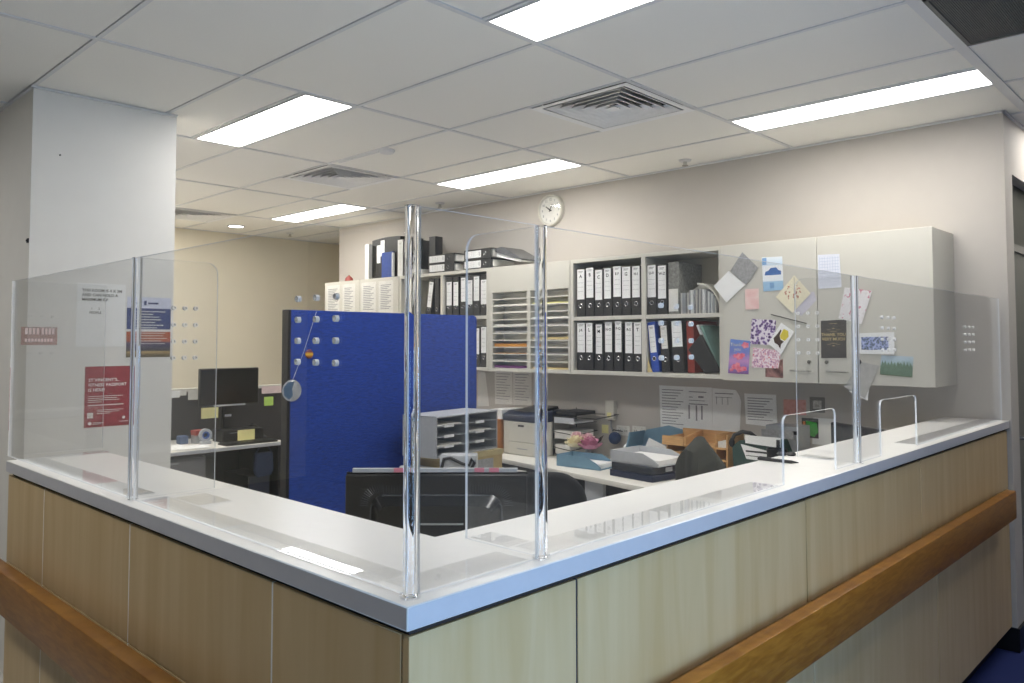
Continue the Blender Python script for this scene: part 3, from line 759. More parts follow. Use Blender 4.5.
# grey mottled box file and the curved magazine file in the upper right compartment
t = thing('box_file', 'grey mottled tall box file beside the binder lettered W-Z', 'file', (1.75, 3.16, 1.7035))
part('body', MB().box(1.724, 1.80, 3.17, 3.45, 1.7035, 2.03), pm('grey_marbled_board', '#7d7d78', .7, .3, 60), t, bevel=.002)
part('page_edges', MB().box(1.730, 1.794, 3.165, 3.17, 1.72, 1.86), M_offp, t)
t = thing('magazine_file', 'pale arched file packed with upright grey papers in the upper right compartment', 'file', (1.95, 3.17, 1.7035))
prof = []
for i in range(9):
    a = PI * .5 * i / 8
    prof.append((1.93 + .155 * math.sin(a), 1.706 + .185 * math.cos(a)))
outer = [(1.80, 1.704), (1.80, 1.845), (1.87, 1.885)] + prof
part('arched_back', MB().prism(outer + [(2.085, 1.704)], 'xz', 3.30, 3.32), M_offp, t)
strip = MB()
for i in range(len(prof) - 1):
    (xa, za), (xb, zb) = prof[i], prof[i + 1]
    strip.add([(xa, 3.17, za), (xb, 3.17, zb), (xb, 3.32, zb), (xa, 3.32, za), (xa, 3.17, za - .012), (xb, 3.17, zb - .012), (xb, 3.32, zb - .012), (xa, 3.32, za - .012)],
              [(0, 1, 2, 3), (4, 7, 6, 5), (0, 4, 5, 1), (3, 2, 6, 7)])
part('arched_rim', strip, M_white, t)
for k in range(22):
    x = 1.812 + k * .0118
    top = 1.845 if x < 1.86 else 1.706 + .160 * math.sqrt(max(.05, 1 - ((x - 1.93) / .155) ** 2)) if x > 1.93 else 1.86
    part('paper_sheet', MB().obox((x, 3.235, 1.704 + (top - 1.704 - .012) / 2), (.0035, .12, top - 1.704 - .012), Matrix.Rotation(random.uniform(-.03, .03), 3, 'Y')), random.choice([M_offp, M_paper, M_greyp, M_lgrey]), t)
# lower right compartment: leaning files
tl_ = lambda a: (0, a, 0)
binder('blue lever arch binder leaning at the left of the lower right compartment', 1.625, 3.168, 1.3400, .062, M_blueb, None, '', .298, .175, .045, .085, rot=tl_(-.10))
binder('worn black binder with a grey strip label beside the blue binder', 1.705, 3.17, 1.3400, .064, None, None, '', .292, .145, .045, .080, rot=tl_(-.07), lmat=M_offp)
binder('black binder with a wide white label in the lower right compartment', 1.795, 3.17, 1.3400, .085, None, None, '', .320, .16, .072, .080, rot=tl_(-.045))
binder('red binder standing behind the tilted folders', 1.872, 3.19, 1.3400, .050, M_redb, None, '', .3, 0, .05, ring=False, rot=tl_(-.03))
t = thing('ring_folder', 'black folder tilted over in the lower right compartment', 'folder', (1.985, 3.162, 1.338))
part('cover', MB().prism([(1.872, 1.482), (1.958, 1.575), (2.086, 1.352), (1.985, 1.3375)], 'xz', 3.154, 3.164).prism([(1.872, 1.482), (1.958, 1.575), (2.086, 1.352), (1.985, 1.3375)], 'xz', 3.172, 3.178), M_blackboard, t, bevel=.0015)
part('spine', MB().prism([(1.872, 1.482), (1.876, 1.486), (1.989, 1.3385), (1.985, 1.3375)], 'xz', 3.164, 3.172), M_blackboard, t)
part('pages', MB().prism([(1.884, 1.482), (1.957, 1.560), (2.076, 1.354), (1.995, 1.344)], 'xz', 3.1645, 3.1715), M_offp, t)
t = thing('document_wallet', 'pale green folder with white papers leaning behind the black tilted folder', 'folder', (2.058, 3.20, 1.343), rot=(0, -.41, 0))
part('cover', MB().box(-.010, .004, .01, .22, 0, .31), pm('pale_green_card', '#8fb3a8', .6, .08, 40), t, world=False)
part('papers', MB().box(-.028, -.013, .0, .21, .01, .325), M_paper, t, world=False)
solo('paper_offcut', MB().prism([(1.572, 1.337), (1.61, 1.337), (1.592, 1.372), (1.574, 1.43)], 'xz', 3.156, 3.160), pm('buff_paper', '#d8c48c', .6, .08, 40), 'buff paper scrap standing in the lower left corner of that compartment', 'paper')

# left open shelf: binders
GL = 'binders on the left open shelf'
lbs = [(-.345, .07, 2.016, .062, 'second compartment, first from the left'), (-.264, .066, 2.011, .055, 'second compartment, second from the left'), (-.176, .074, 2.041, .05, 'second compartment, third from the left'),
       (-.100, .070, 2.016, .058, 'second compartment, fourth from the left'), (-.024, .072, 2.042, .06, 'second compartment, fifth from the left'), (.058, .072, 2.012, .062, 'second compartment, sixth from the left')]
for x, w, zt, lw, s in lbs:
    binder('black white-labelled binder on the left open shelf, ' + s, x, YBN, 1.736, w, None, None, '', zt - 1.736, .19, lw, .075, group=GL)
binder('black binder leaning in the first compartment of the left open shelf', -.61, YBN, 1.7415, .066, None, None, '', .29, .21, .05, .06, rot=tl_(.16), group=GL)
binder('thin black binder upright beside the leaning one on the left open shelf', -.497, YBN, 1.736, .05, None, None, '', .27, 0, .05, .06, group=GL)
for x, s in ((.045, 'first'), (.088 + .04 - .045, 'second')):
    pass
binder('black binder on the lower left open shelf, left of the pair by the partition edge', -.02, YBN, 1.3365, .072, None, None, '', .30, .2, .055, .075, group=GL)
binder('black binder on the lower left open shelf, right of the pair by the pigeonholes', .058, YBN, 1.3365, .074, None, None, '', .31, .2, .055, .075, group=GL)

# on top of the left units: standing and lying files
ZU_ = 2.1005
t = thing('expanding_file', 'large black expanding file with arched lid on top of the cabinet', 'file', (-1.24, 3.30, ZU_))
arc = [(-1.44, ZU_), (-1.44, ZU_ + .31)] + [(-1.44 + .41 * i / 8, ZU_ + .33 + .035 * math.sin(PI * (.2 + .5 * i / 8))) for i in range(9)] + [(-1.03, ZU_)]
part('body', MB().prism(arc, 'xz', 3.20, 3.46), M_blackboard, t)
part('label_strip', MB().box(-1.365, -1.315, 3.197, 3.20, ZU_ + .14, ZU_ + .30), M_paper, t)
part('label_strip', MB().box(-1.31, -1.255, 3.197, 3.20, ZU_ + .20, ZU_ + .34), M_paper, t)
part('pleat', MB().box(-1.43, -1.415, 3.194, 3.20, ZU_ + .02, ZU_ + .30).box(-1.405, -1.395, 3.194, 3.20, ZU_ + .02, ZU_ + .30), M_blackboard, t)
t = thing('folder', 'blue folder leaning against the black expanding file on the cabinet', 'folder', (-1.17, 3.18, ZU_))
part('cover', MB().box(-1.258, -1.10, 3.17, 3.192, ZU_, ZU_ + .225), pm('blue_folder', '#27468f', .5, .1, 50), t, bevel=.002)
part('pages', MB().box(-1.105, -1.095, 3.166, 3.19, ZU_ + .006, ZU_ + .215), M_paper, t)
binder('white-spined binder standing at the left end of the cabinet top', -1.478, 3.17, ZU_, .062, pm('white_binder', '#e4e3df', .5, .03, 30), None, '', .3, 0, .04, ring=False)
binder('white-spined binder standing right of the blue folder', -.99, 3.17, ZU_, .074, pm('white_binder', '#e4e3df', .5, .03, 30), None, '', .30, .25, .03, ring=False, lmat=M_offp)
binder('black binder standing behind the corner post on the cabinet top', -.905, 3.17, ZU_, .075, None, None, '', .30, .1, .05, .075)
binder('black binder standing alone left of the lying binders', -.635, 3.23, ZU_, .080, None, None, '', .30, 0, .05, ring=False, d=.08)
RL = (0, PI / 2, 0)       # laid on its side
def lying(label, x, y, z, w, lw=.055, yaw=0):
    # spine faces the room, lying flat: local z runs to +x
    t = binder(label, x, y, z + w / 2, w, None, None, '', .20, .185, lw, .245, rot=(0, PI / 2, yaw), group='binders lying on the shelf top')
    return t
lying('black binder lying flat, lower left of the stack on the shelf top', -.60, 3.16, ZU_, .074)
lying('black binder lying flat, upper left of the stack on the shelf top', -.615, 3.17, ZU_ + .0765, .074, yaw=.03)
lying('black binder lying flat, lower right of the stack on the shelf top', -.17, 3.16, ZU_, .074)
lying('black binder lying flat, upper right of the stack on the shelf top', -.165, 3.165, ZU_ + .0765, .078, yaw=-.04)
t = thing('plastic_wallet', 'loose grey plastic wallet sagging off the stacked binders', 'folder', (.25, 3.3, ZU_))
part('cover', MB().prism([(.16, ZU_ + .15), (.23, ZU_ + .155), (.44, ZU_ + .05), (.44, ZU_ + .04), (.16, ZU_ + .12)], 'xz', 3.19, 3.42), pm('smoky_plastic', '#4c4d50', .25, .2, 30), t)
part('sheets', MB().prism([(.165, ZU_ + .118), (.435, ZU_ + .038), (.40, ZU_ + .03), (.165, ZU_ + .085)], 'xz', 3.20, 3.40), M_paper, t)
t = thing('red_ornament', 'small round red object on the far left end of the cabinet top', 'ornament', (-1.92, 3.28, ZU_))
part('body', MB().lathe([(.001, .06), (.02, .058), (.036, .04), (.04, .012), (.04, 0)], (-1.92, 3.28, ZU_), 18), pm('dull_red', '#93423a', .5, .1, 30), t)
part('knob', MB().ball((-1.92, 3.28, ZU_ + .064), .009), pm('dull_red', '#93423a', .5, .1, 30), t)
t = thing('paper_pile', 'low pile of white papers beside the standing binders on the cabinet top', 'paper', (-.83, 3.22, ZU_))
part('sheets', MB().box(-.86, -.70, 3.17, 3.42, ZU_, ZU_ + .045), M_offp, t, bevel=.002)

# ---------------- wall clock
CX, CZ = .468, 2.545
t = thing('wall_clock', 'round white wall clock with black hands on the back wall', 'clock', (CX, 3.5, CZ))
part('case', MB().lathe([(.104, -.022), (.112, -.034), (.122, -.03), (.126, -.012), (.126, 0), (.001, 0)], (CX, 3.5, CZ), 40, axis='y'), M_white, t)
part('dial', MB().lathe([(.001, -.018), (.106, -.018), (.106, -.014)], (CX, 3.5, CZ), 40, axis='y'), M_offp, t)
for k in range(1, 13):
    a = PI / 2 - k * PI / 6
    lettering(str(k), (CX + .083 * math.cos(a), 3.482, CZ + .083 * math.sin(a) - .009), XR, ZU, .026, M_greyink, t, name='numeral')
def hand(a, l, w, y):
    c, s = math.cos(a), math.sin(a)
    q = [(-.015, -w), (l, -w * .5), (l, w * .5), (-.015, w)]
    return MB().prism([(CX + x * c - z * s, CZ + x * s + z * c) for x, z in q], 'xz', y - .0015, y)
part('hour_hand', hand(PI / 2 - 10.15 / 12 * 2 * PI, .055, .006, 3.478), M_ink, t)
part('minute_hand', hand(PI / 2 - 5 / 60 * 2 * PI, .050, .004, 3.475), M_ink, t)
part('glass', MB().lathe([(.001, -.029), (.108, -.028)], (CX, 3.5, CZ), 32, axis='y'), M_sheet, t)

# ---------------- cards on the cupboard doors
YD = YF - .0172
def card(name, label, pts, mat, cat='card', y=YD, lift=.0, th=.0012, group='cards and papers on the cupboard'):
    return solo(name, MB().prism(pts, 'xz', y - lift - th, y - lift), mat, label, cat, group=group)
def front(o_y, lift, th=.0012): return o_y - lift - th
card('letter', 'plain cream paper hanging under the grey open card', [(2.134, 1.835), (2.262, 1.829), (2.259, 1.633), (2.132, 1.636)], M_white, 'paper')
card('greeting_card', 'grey patterned upper leaf of the open card on the cupboard', [(2.178, 1.945), (2.256, 2.048), (2.353, 1.951), (2.277, 1.857)], M_greyp, lift=.006)
card('greeting_card', 'white square card overlapping the grey patterned leaf', [(2.069, 1.86), (2.17, 1.945), (2.272, 1.858), (2.152, 1.76)], M_paper, lift=.009)
c = card('postcard', 'pale blue and white card with a blue motor car print', [(2.373, 2.009), (2.495, 2.006), (2.5, 1.819), (2.381, 1.815)], bands('blue_card_print', [(0, '#9cc4e4'), (.28, '#a8cbe6'), (.3, '#eef2f6'), (.6, '#f0f2f4'), (.75, '#eef1f4'), (.78, '#cfe0ee'), (1, '#eaf0f4')], 2, 0, .19), lift=.002)
part('printed_car', MB().prism([(2.39, 1.905), (2.395, 1.925), (2.415, 1.932), (2.425, 1.945), (2.46, 1.947), (2.472, 1.93), (2.488, 1.926), (2.488, 1.905)], 'xz', YD - .0038, YD - .0032), pm('blue_ink', '#4a74b4', .5, .2, 90), c)
part('printed_block', MB().box(2.376, 2.402, YD - .0038, YD - .0032, 1.965, 2.004).box(2.42, 2.445, YD - .0038, YD - .0032, 1.83, 1.862), pm('sky_ink', '#7fa9d4', .5, .1, 60), c)
card('postcard', 'small pale pink card below the grey one', [(2.267, 1.833), (2.352, 1.833), (2.352, 1.716), (2.269, 1.715)], blossom('pink_wash', ['#e9b9b6', '#efc9c4', '#f0dcd4'], 26, True), lift=.002)
card('envelope', 'pale lavender paper tucked behind the cream diamond card', [(2.60, 1.80), (2.672, 1.80), (2.686, 1.755), (2.6, 1.671), (2.555, 1.694)], pm('lavender_paper', '#cfccd6', .6, .06, 30), 'paper')
c = card('greeting_card', 'cream card hung as a diamond with a red ornament', [(2.564, 1.896), (2.655, 1.792), (2.551, 1.689), (2.455, 1.78)], pm('cream_card', '#ece4c8', .6, .03, 30), lift=.003)
orn = MB()
for i in range(26):
    a, r = random.uniform(0, 2 * PI), .045 * math.sqrt(random.random())
    x, z = 2.555 + r * math.cos(a), 1.80 + r * math.sin(a); d = random.uniform(.003, .006)
    orn.prism([(x + d * math.cos(k * PI / 3), z + d * math.sin(k * PI / 3)) for k in range(6)], 'xz', YD - .0048, YD - .0043)
part('printed_ornament', orn, pm('rose_ink', '#c98c7c', .6, .1, 40), c)
part('fold_line', MB().box(2.5625, 2.5645, YD - .0048, YD - .0043, 1.70, 1.885), M_greyink, c)
solo('incense_stick', MB().tube([(2.425, YD - .004, 1.683), (2.63, YD - .004, 1.629)], .0028, 8), pm('dark_stick', '#5d5a55', .6, .1, 40), 'thin dark stick stuck slantwise on the left cupboard door', 'stick')
card('greeting_card', 'white and purple floral card on the left cupboard door', [(2.308, 1.661), (2.453, 1.651), (2.442, 1.511), (2.295, 1.517)], blossom('purple_floral', ['#2f2246', '#7b5f9a', '#e6dde6', '#ece6ec', '#a58bbb'], 62), lift=.002)
c = card('greeting_card', 'white tilted card with a dark and yellow figure', [(2.485, 1.636), (2.559, 1.585), (2.482, 1.459), (2.406, 1.521)], M_paper, lift=.006)
part('printed_shape', MB().prism([(2.478, 1.565), (2.50, 1.60), (2.525, 1.59), (2.527, 1.557), (2.505, 1.535), (2.482, 1.545)], 'xz', YD - .0078, YD - .0072), pm('yellow_ink', '#e2cf45', .5, .1, 40), c)
part('printed_branch', MB().prism([(2.440, 1.55), (2.462, 1.572), (2.482, 1.598), (2.487, 1.592), (2.476, 1.565), (2.48, 1.542), (2.50, 1.53), (2.483, 1.515), (2.478, 1.49), (2.466, 1.512), (2.445, 1.525)], 'xz', YD - .0083, YD - .0077), pm('brown_ink', '#443328', .6, .2, 60), c)
c = card('greeting_card', 'blue and pink thank you card at the lower left of the cupboard', [(2.171, 1.546), (2.295, 1.535), (2.282, 1.343), (2.152, 1.347)], bands('blue_pink_sky', [(0, '#8a4a7a'), (.25, '#8a7ac0'), (.45, '#c58fc4'), (.7, '#7c86cc'), (1, '#6f8fd6')], 2, 0, .2, .03), lift=.002)
lettering('Thank', (2.205, YD - .0032, 1.505), XR, ZU, .028, M_lgrey, c)
lettering('you', (2.215, YD - .0032, 1.478), XR, ZU, .028, M_lgrey, c)
fl = MB()
for x, z, r in [(2.265, 1.51, .026), (2.225, 1.445, .028), (2.20, 1.448, .016), (2.195, 1.385, .022), (2.225, 1.372, .026), (2.255, 1.375, .020), (2.175, 1.368, .014), (2.215, 1.398, .018), (2.247, 1.452, .018)]:
    fl.prism([(x + r * (.75 + .25 * (k % 2)) * math.cos(k * PI / 5), z + .8 * r * (.75 + .25 * (k % 2)) * math.sin(k * PI / 5)) for k in range(10)], 'xz', YD - .0042 - random.uniform(0, .0004), YD - .0032)
part('printed_flowers', fl, blossom('pink_petals', ['#d84a6a', '#e8788e', '#f0a0a8'], 60, True), c)
card('photo_print', 'dark photograph tucked under the pink abstract card', [(2.385, 1.398), (2.489, 1.434), (2.49, 1.328), (2.384, 1.331)], blossom('dark_photo', ['#2d1f22', '#6b4a48', '#a77a74', '#3a2a2c'], 24, True))
card('greeting_card', 'pink and lilac abstract card below the purple floral card', [(2.315, 1.497), (2.482, 1.48), (2.463, 1.381), (2.304, 1.383)], blossom('pink_abstract', ['#9a7aa8', '#d8a8bc', '#f0e4e8', '#e07a8c', '#b68ab0'], 75), lift=.004)
c = card('letter', 'pale grid paper at the top of the right cupboard door', [(2.696, 1.999), (2.813, 1.995), (2.822, 1.817), (2.697, 1.814)], pm('pale_blue_paper', '#e2e5ee', .6, .03, 30), 'paper', lift=.001)
bars(c, (2.70, YD - .0022, 1.82), XR, ZU, [(.006, .012 + .016 * k, .104, .0014) for k in range(10)] + [(.006 + .014 * k, .01, .0012, .155) for k in range(8)], pm('pale_blue_ink', '#b4bfd4', .7, .05, 30))
c = card('greeting_card', 'dark thank you card with gold lettering on the right door', [(2.707, 1.642), (2.843, 1.646), (2.84, 1.445), (2.706, 1.441)], pm('slate_card', '#4f4c4a', .6, .08, 50), lift=.001)
M_gold = pm('gold_print', '#c8b584', .4, .08, 50)
lettering('THANK YOU', (2.774, YD - .0022, 1.560), XR, ZU, .0225, M_gold, c)
lettering('VERY MUCH', (2.774, YD - .0022, 1.536), XR, ZU, .0225, M_gold, c)
bars(c, (2.774, YD - .0022, 1.55), XR, ZU, [(-.018, .034, .036, .002), (-.035, .042, .02, .0015), (.015, .042, .02, .0015), (-.018, -.030, .036, .002), (-.035, -.036, .02, .0015), (.015, -.036, .02, .0015), (-.006, .048, .012, .004), (-.006, -.044, .012, .004), (-.02, .075, .04, .002)], M_gold, name='gold_flourish')
card('greeting_card', 'white pink-flowered card tilted behind the right post', [(2.84, 1.816), (2.979, 1.791), (2.922, 1.621), (2.803, 1.653)], blossom('pink_floral', ['#e6e2e0', '#efeceb', '#f1eeee', '#d9849a', '#b04866'], 52), lift=.004)
c = card('greeting_card', 'white-bordered card with lavender flowers on the right door', [(2.903, 1.573), (3.084, 1.578), (3.082, 1.464), (2.904, 1.467)], M_paper, lift=.008)
part('printed_picture', MB().prism([(2.920, 1.553), (3.055, 1.555), (3.055, 1.487), (2.921, 1.488)], 'xz', YD - .0098, YD - .0092), blossom('lavender_field', ['#2f3b34', '#5d6f8c', '#a4b0dc', '#c6cfe8', '#eef0f6'], 95), c)
c = card('postcard', 'green landscape postcard at the lower right of the cupboard', [(3.016, 1.46), (3.17, 1.455), (3.162, 1.351), (3.007, 1.362)], bands('green_landscape', [(0, '#6c7a58'), (.3, '#5b7462'), (.55, '#7c9c86'), (.75, '#b4cbd6'), (1, '#c2d4e0')], 2, .03, .13, .06), lift=.001)
zz = [(3.012, 1.366), (3.160, 1.356)] + [(3.163 - .0075 * k, 1.405 + (.022 if k % 2 else 0) + random.uniform(-.006, .01)) for k in range(20)]
part('printed_trees', MB().prism(zz, 'xz', YD - .0032, YD - .0022), pm('tree_ink', '#64806c', .6, .3, 70), c)
card('letter', 'grey-white letters hanging from a magnet below the right door', [(2.918, 1.424), (3.008, 1.407), (2.931, 1.238), (2.823, 1.292)], pm('shaded_grey_paper', '#b3b2ae', .6, .12, 30), 'paper', lift=.004)
card('letter', 'lower white sheet hanging behind the letters below the right door', [(2.93, 1.40), (2.965, 1.395), (2.945, 1.225), (2.85, 1.27)], M_paper, 'paper', lift=.002)
solo('magnet', MB().lathe([(.001, -.02), (.013, -.018), (.013, -.0055)], (2.905, YD, 1.425), 14, axis='y'), M_ink, 'round dark magnet holding the letters on the right cupboard door', 'magnet')

# ---------------- papers and fittings on the wall below the units
YW = 3.499
def wsheet(name, label, pts, mat=M_paper, rows=0, lift=0, cat='notice', blocks=None):
    o = solo(name, MB().prism(pts, 'xz', YW - lift - .0012, YW - lift), mat, label, cat, group='papers pinned below the wall units')
    xs = [p[0] for p in pts]; zs = [p[1] for p in pts]
    x0, x1, z0, z1 = min(xs), max(xs), min(zs), max(zs)
    if rows:
        bars(o, (x0, YW - lift - .0012, z0), XR, ZU, [(.022, (z1 - z0) - .03 - k * (z1 - z0 - .05) / rows, (x1 - x0 - .05) * (1 - .35 * ((k * 5) % 4) / 3), .005) for k in range(rows)] if not blocks else blocks, M_greyink)
    return o
wsheet('notice', 'printed list on the wall, left half of the large white pair', [(1.433, 1.235), (1.643, 1.234), (1.649, .944), (1.441, .94)], rows=13)
wsheet('notice', 'printed table on the wall, right half of the large white pair', [(1.644, 1.234), (1.834, 1.235), (1.835, .944), (1.650, .944)], rows=1, blocks=[(.02, .255, .13, .006), (.02, .22, .03, .005), (.09, .22, .04, .012), (.02, .2, .12, .004), (.02, .175, .14, .006), (.015, .08, .012, .09), (.07, .07, .012, .1), (.11, .08, .012, .09)])
wsheet('notice', 'curled white table sheet beside the large pair of notices', [(1.839, 1.232), (2.003, 1.226), (2.03, 1.19), (2.04, 1.153), (2.028, .977), (1.975, .929), (1.837, .938)], rows=1, lift=.002, blocks=[(.02, .268, .13, .006), (.03, .2, .004, .05), (.07, .2, .004, .05), (.11, .2, .004, .05), (.02, .245, .12, .003)])
wsheet('notice', 'single printed page on the wall between the table sheet and the pictures', [(2.061, 1.207), (2.271, 1.208), (2.277, 1.01), (2.07, 1.018)], rows=9)
wsheet('notice', 'beige printed page below the pigeonholes, left of the pair', [(-.16, 1.30), (.04, 1.30), (.045, 1.03), (-.153, 1.025)], M_offp, 10)
wsheet('notice', 'beige printed page below the pigeonholes, right of the pair', [(.051, 1.30), (.251, 1.30), (.251, 1.034), (.051, 1.028)], M_offp, 10)
wsheet('notice', 'bare curled grey sheet hanging left of the beige pages', [(-.36, 1.29), (-.27, 1.283), (-.222, 1.005), (-.36, .995)], M_offp, 0, .002)
wsheet('picture', 'pink patterned picture pinned on the wall', [(2.317, 1.183), (2.457, 1.186), (2.457, 1.095), (2.317, 1.092)], blossom('salmon_pattern', ['#c9786c', '#e0a296', '#d68c80'], 40, True), cat='picture')
o = wsheet('picture', 'small grey framed picture on the wall by the pink one', [(2.48, 1.206), (2.571, 1.206), (2.571, 1.116), (2.48, 1.116)], pm('grey_frame', '#6d6a66', .5, .1, 40), cat='picture', lift=.002)
part('print', MB().box(2.50, 2.551, YW - .0042, YW - .0034, 1.136, 1.186), blossom('grey_print', ['#55534f', '#b9b6ae', '#dedbd2'], 60, True), o)
wsheet('notice', 'plain white paper behind the green picture', [(2.50, 1.085), (2.62, 1.085), (2.62, .93), (2.49, .93)], M_paper, 0)
o = wsheet('picture', 'dark picture with a bright green shape above the desk', [(2.43, 1.08), (2.53, 1.08), (2.53, .965), (2.43, .965)], pm('black_print', '#1e2220', .4, .2, 50), cat='picture', lift=.002)
part('green_shape', MB().prism([(2.455, 1.065), (2.52, 1.055), (2.528, 1.0), (2.505, .972), (2.47, .98)], 'xz', YW - .0042, YW - .0034), blossom('green_shape_print', ['#1f7a2c', '#39a53e', '#2f9136'], 30, True), o)
part('orange_shape', MB().box(2.437, 2.452, YW - .0042, YW - .0034, 1.035, 1.06), pm('orange_ink', '#c47a4a', .5, .1, 40), o)
t = thing('wall_dispenser', 'white wall dispenser box with a yellow sticker under the binder shelves', 'dispenser', (1.04, 3.5, .977))
part('body', MB().box(1.002, 1.078, 3.455, 3.499, .977, 1.114), M_white, t, bevel=.004)
part('sticker', MB().box(1.02, 1.058, 3.4538, 3.4548, .995, 1.03), M_yel, t)
part('nozzle', MB().tube([(1.04, 3.475, .977), (1.04, 3.475, .93), (1.06, 3.47, .90)], .007), M_grey, t)
t = thing('cable_reel', 'small round navy ball of cord hanging under the wall dispenser', 'reel', (1.10, 3.45, .80))
part('body', MB().ball((1.095, 3.445, .855), .044, 18), pm('navy_cord', '#283e66', .7, .3, 160, bump=.5), t)
part('hanger', MB().tube([(1.06, 3.47, .9), (1.07, 3.46, .91), (1.15, 3.46, .905)], .004), M_black, t)
for x, z, s in ((1.13, .906, 'left'), (1.266, .913, 'right')):
    t = thing('power_outlet', 'white double wall power outlet, %s one of the pair above the desk' % s, 'outlet', (x, 3.5, z - .036))
    part('plate', MB().box(x - .056, x + .056, 3.491, 3.499, z - .034, z + .034), M_offp, t, bevel=.003)
    for sx in (-.028, .028):
        part('socket_slots', MB().box(x + sx - .010, x + sx - .006, 3.4902, 3.4912, z - .008, z + .006).box(x + sx + .006, x + sx + .010, 3.4902, 3.4912, z - .008, z + .006), M_ink, t)
        part('switch', MB().box(x + sx - .006, x + sx + .006, 3.488, 3.491, z + .015, z + .026), M_white, t)
solo('sticky_note', MB().box(.94, 1.0, YW - .001, YW, .875, .935), M_yel, 'yellow sticky note on the wall behind the flowers', 'note')

# ================================================================== blue partition with its hangings
t = thing('partition_screen', 'tall royal blue fabric office partition with black end trim', 'partition', (.47, 1.96, 0))
part('fabric_panel', MB().prism(rrect(1.422, 1.612, .03, 1.965, .906, (0, 0, 1, 0)), 'yz', .445, .50), M_blue_fab, t, bevel=.006, seg=2)
part('end_trim', MB().box(.440, .503, 1.234, 1.2535, .06, 1.712), M_black, t, bevel=.002)
part('foot_rail', MB().box(.448, .497, 1.254, 2.67, .03, .10), M_black, t)
for y in (1.30, 2.55): part('foot', MB().box(.30, .62, y, y + .05, 0, .03), M_black, t)
t = thing('mirror_disc', 'round shiny disc hanging on a thread at the left edge of the blue partition', 'disc', (.505, 1.258, 1.20))
part('disc', MB().lathe([(.0005, .006), (.058, .006), (.060, .0045), (.0005, .0045)], (.5, 1.262, 1.262), 36, axis='x'), pm('mirror_foil', '#b9bcc0', .12, .25, 14, metal=.35), t)
part('blue_reflective_patch', MB().prism([(1.215, 1.235), (1.21, 1.28), (1.24, 1.31), (1.275, 1.312), (1.262, 1.27), (1.268, 1.235), (1.245, 1.212)], 'yz', .5062, .5068), pm('steel_blue_foil', '#5f7c9c', .2, .15, 20, metal=.3), t)  # blue-grey reflection on the disc, put into a coloured patch
part('thread', MB().tube([(.506, 1.412, 1.705), (.5065, 1.33, 1.47), (.506, 1.266, 1.322)], .0011, 5), M_paper, t)
t = thing('badge', 'small round rainbow badge pinned on the blue partition', 'badge', (.5, 1.37, 1.44))
part('disc', MB().lathe([(.0005, .008), (.022, .007), (.026, .001)], (.5, 1.37, 1.464), 24, axis='x'), bands('rainbow_stripes', [(0, '#5a3a24'), (.25, '#a0582c'), (.4, '#d8992e'), (.55, '#e6c84a'), (.7, '#c86a30'), (.85, '#3c3a6a'), (1, '#8a4020')], 2, -.005, .047), t)
part('pin', MB().box(.5, .503, 1.365, 1.375, 1.46, 1.47), M_chrome, t)

# ================================================================== desk at the left (along the beige wall)
t = thing('office_desk', 'white office desk along the low charcoal partition at left', 'desk', (-1.8, 1.6, 0))
part('desktop', MB().box(-2.19, -1.45, .70, 2.36, .69, .72), M_desk, t, bevel=.004, seg=2)
part('desk_edge', MB().box(-1.4495, -1.442, .70, 2.36, .692, .718), M_lgrey, t, bevel=.003)
part('side_panel', MB().box(-2.18, -1.50, 2.32, 2.345, 0, .69), M_black, t)
part('side_panel', MB().box(-2.18, -1.50, .72, .745, 0, .69), M_black, t)
part('modesty_panel', MB().box(-2.185, -2.165, .745, 2.32, .1, .69), M_char, t)
t = thing('low_partition', 'low charcoal fabric partition with white top behind the left desk', 'partition', (-2.23, 2.0, 0))
part('fabric_panel', MB().box(-2.26, -2.20, .66, 3.4, .03, 1.115), M_char, t)
part('top_cap', MB().box(-2.265, -2.192, .66, 3.4, 1.115, 1.142), M_white, t, bevel=.003)
part('foot', MB().box(-2.36, -2.197, 3.3, 3.36, 0, .03).box(-2.36, -2.197, .7, .76, 0, .03), M_black, t)
XN = -2.1915
for y0, y1, z0, z1, mt, lab in [(1.716, 1.80, 1.07, 1.128, M_paper, 'white note pinned on the low partition, nearest the column'), (1.87, 1.955, 1.045, 1.125, M_offp, 'pale note pinned on the low partition, second from the column'), (1.80, 1.855, 1.085, 1.13, M_offp, 'small pale note between the two nearest the column'),
                               (2.54, 2.75, 1.065, 1.13, pm('rose_paper', '#dcc8c6', .7, .06, 40), 'pale pink papers on the low partition right of the monitor'), (2.565, 2.655, .955, 1.035, M_green, 'green sticky note on the low partition')]:
    solo('pinned_note', MB().box(XN, XN + .002, y0, y1, z0, z1), mt, lab, 'note', group='notes on the low partition')
XM = -1.97
t = thing('computer_monitor', 'black computer monitor on the left desk facing the counter', 'monitor', (XM - .03, 2.12, .72))
part('screen_housing', MB().box(XM - .035, XM - .004, 1.868, 2.392, .992, 1.312), M_black, t, bevel=.004)
part('screen_glass', MB().box(XM - .004, XM - .001, 1.876, 2.384, 1.012, 1.304), M_gblack, t)
part('chin_strip', MB().box(XM - .005, XM, 1.99, 2.27, .993, 1.006), M_lgrey, t)
part('stand', MB().box(XM - .06, XM - .03, 2.09, 2.17, .732, 1.06), M_black, t)
part('base', MB().box(XM - .14, XM + .08, 2.0, 2.26, .72, .732), M_black, t, bevel=.003)
part('port_label', MB().box(XM - .0295, XM - .028, 2.10, 2.16, .90, .92), M_lgrey, t)
solo('sticky_note', MB().box(XM - .002, XM + .0005, 1.885, 2.03, .90, .988), M_yel, 'yellow sticky note hanging from the lower left corner of the monitor', 'note')
t = thing('docking_box', 'low black box under the left monitor', 'box', (-1.88, 2.14, .72))
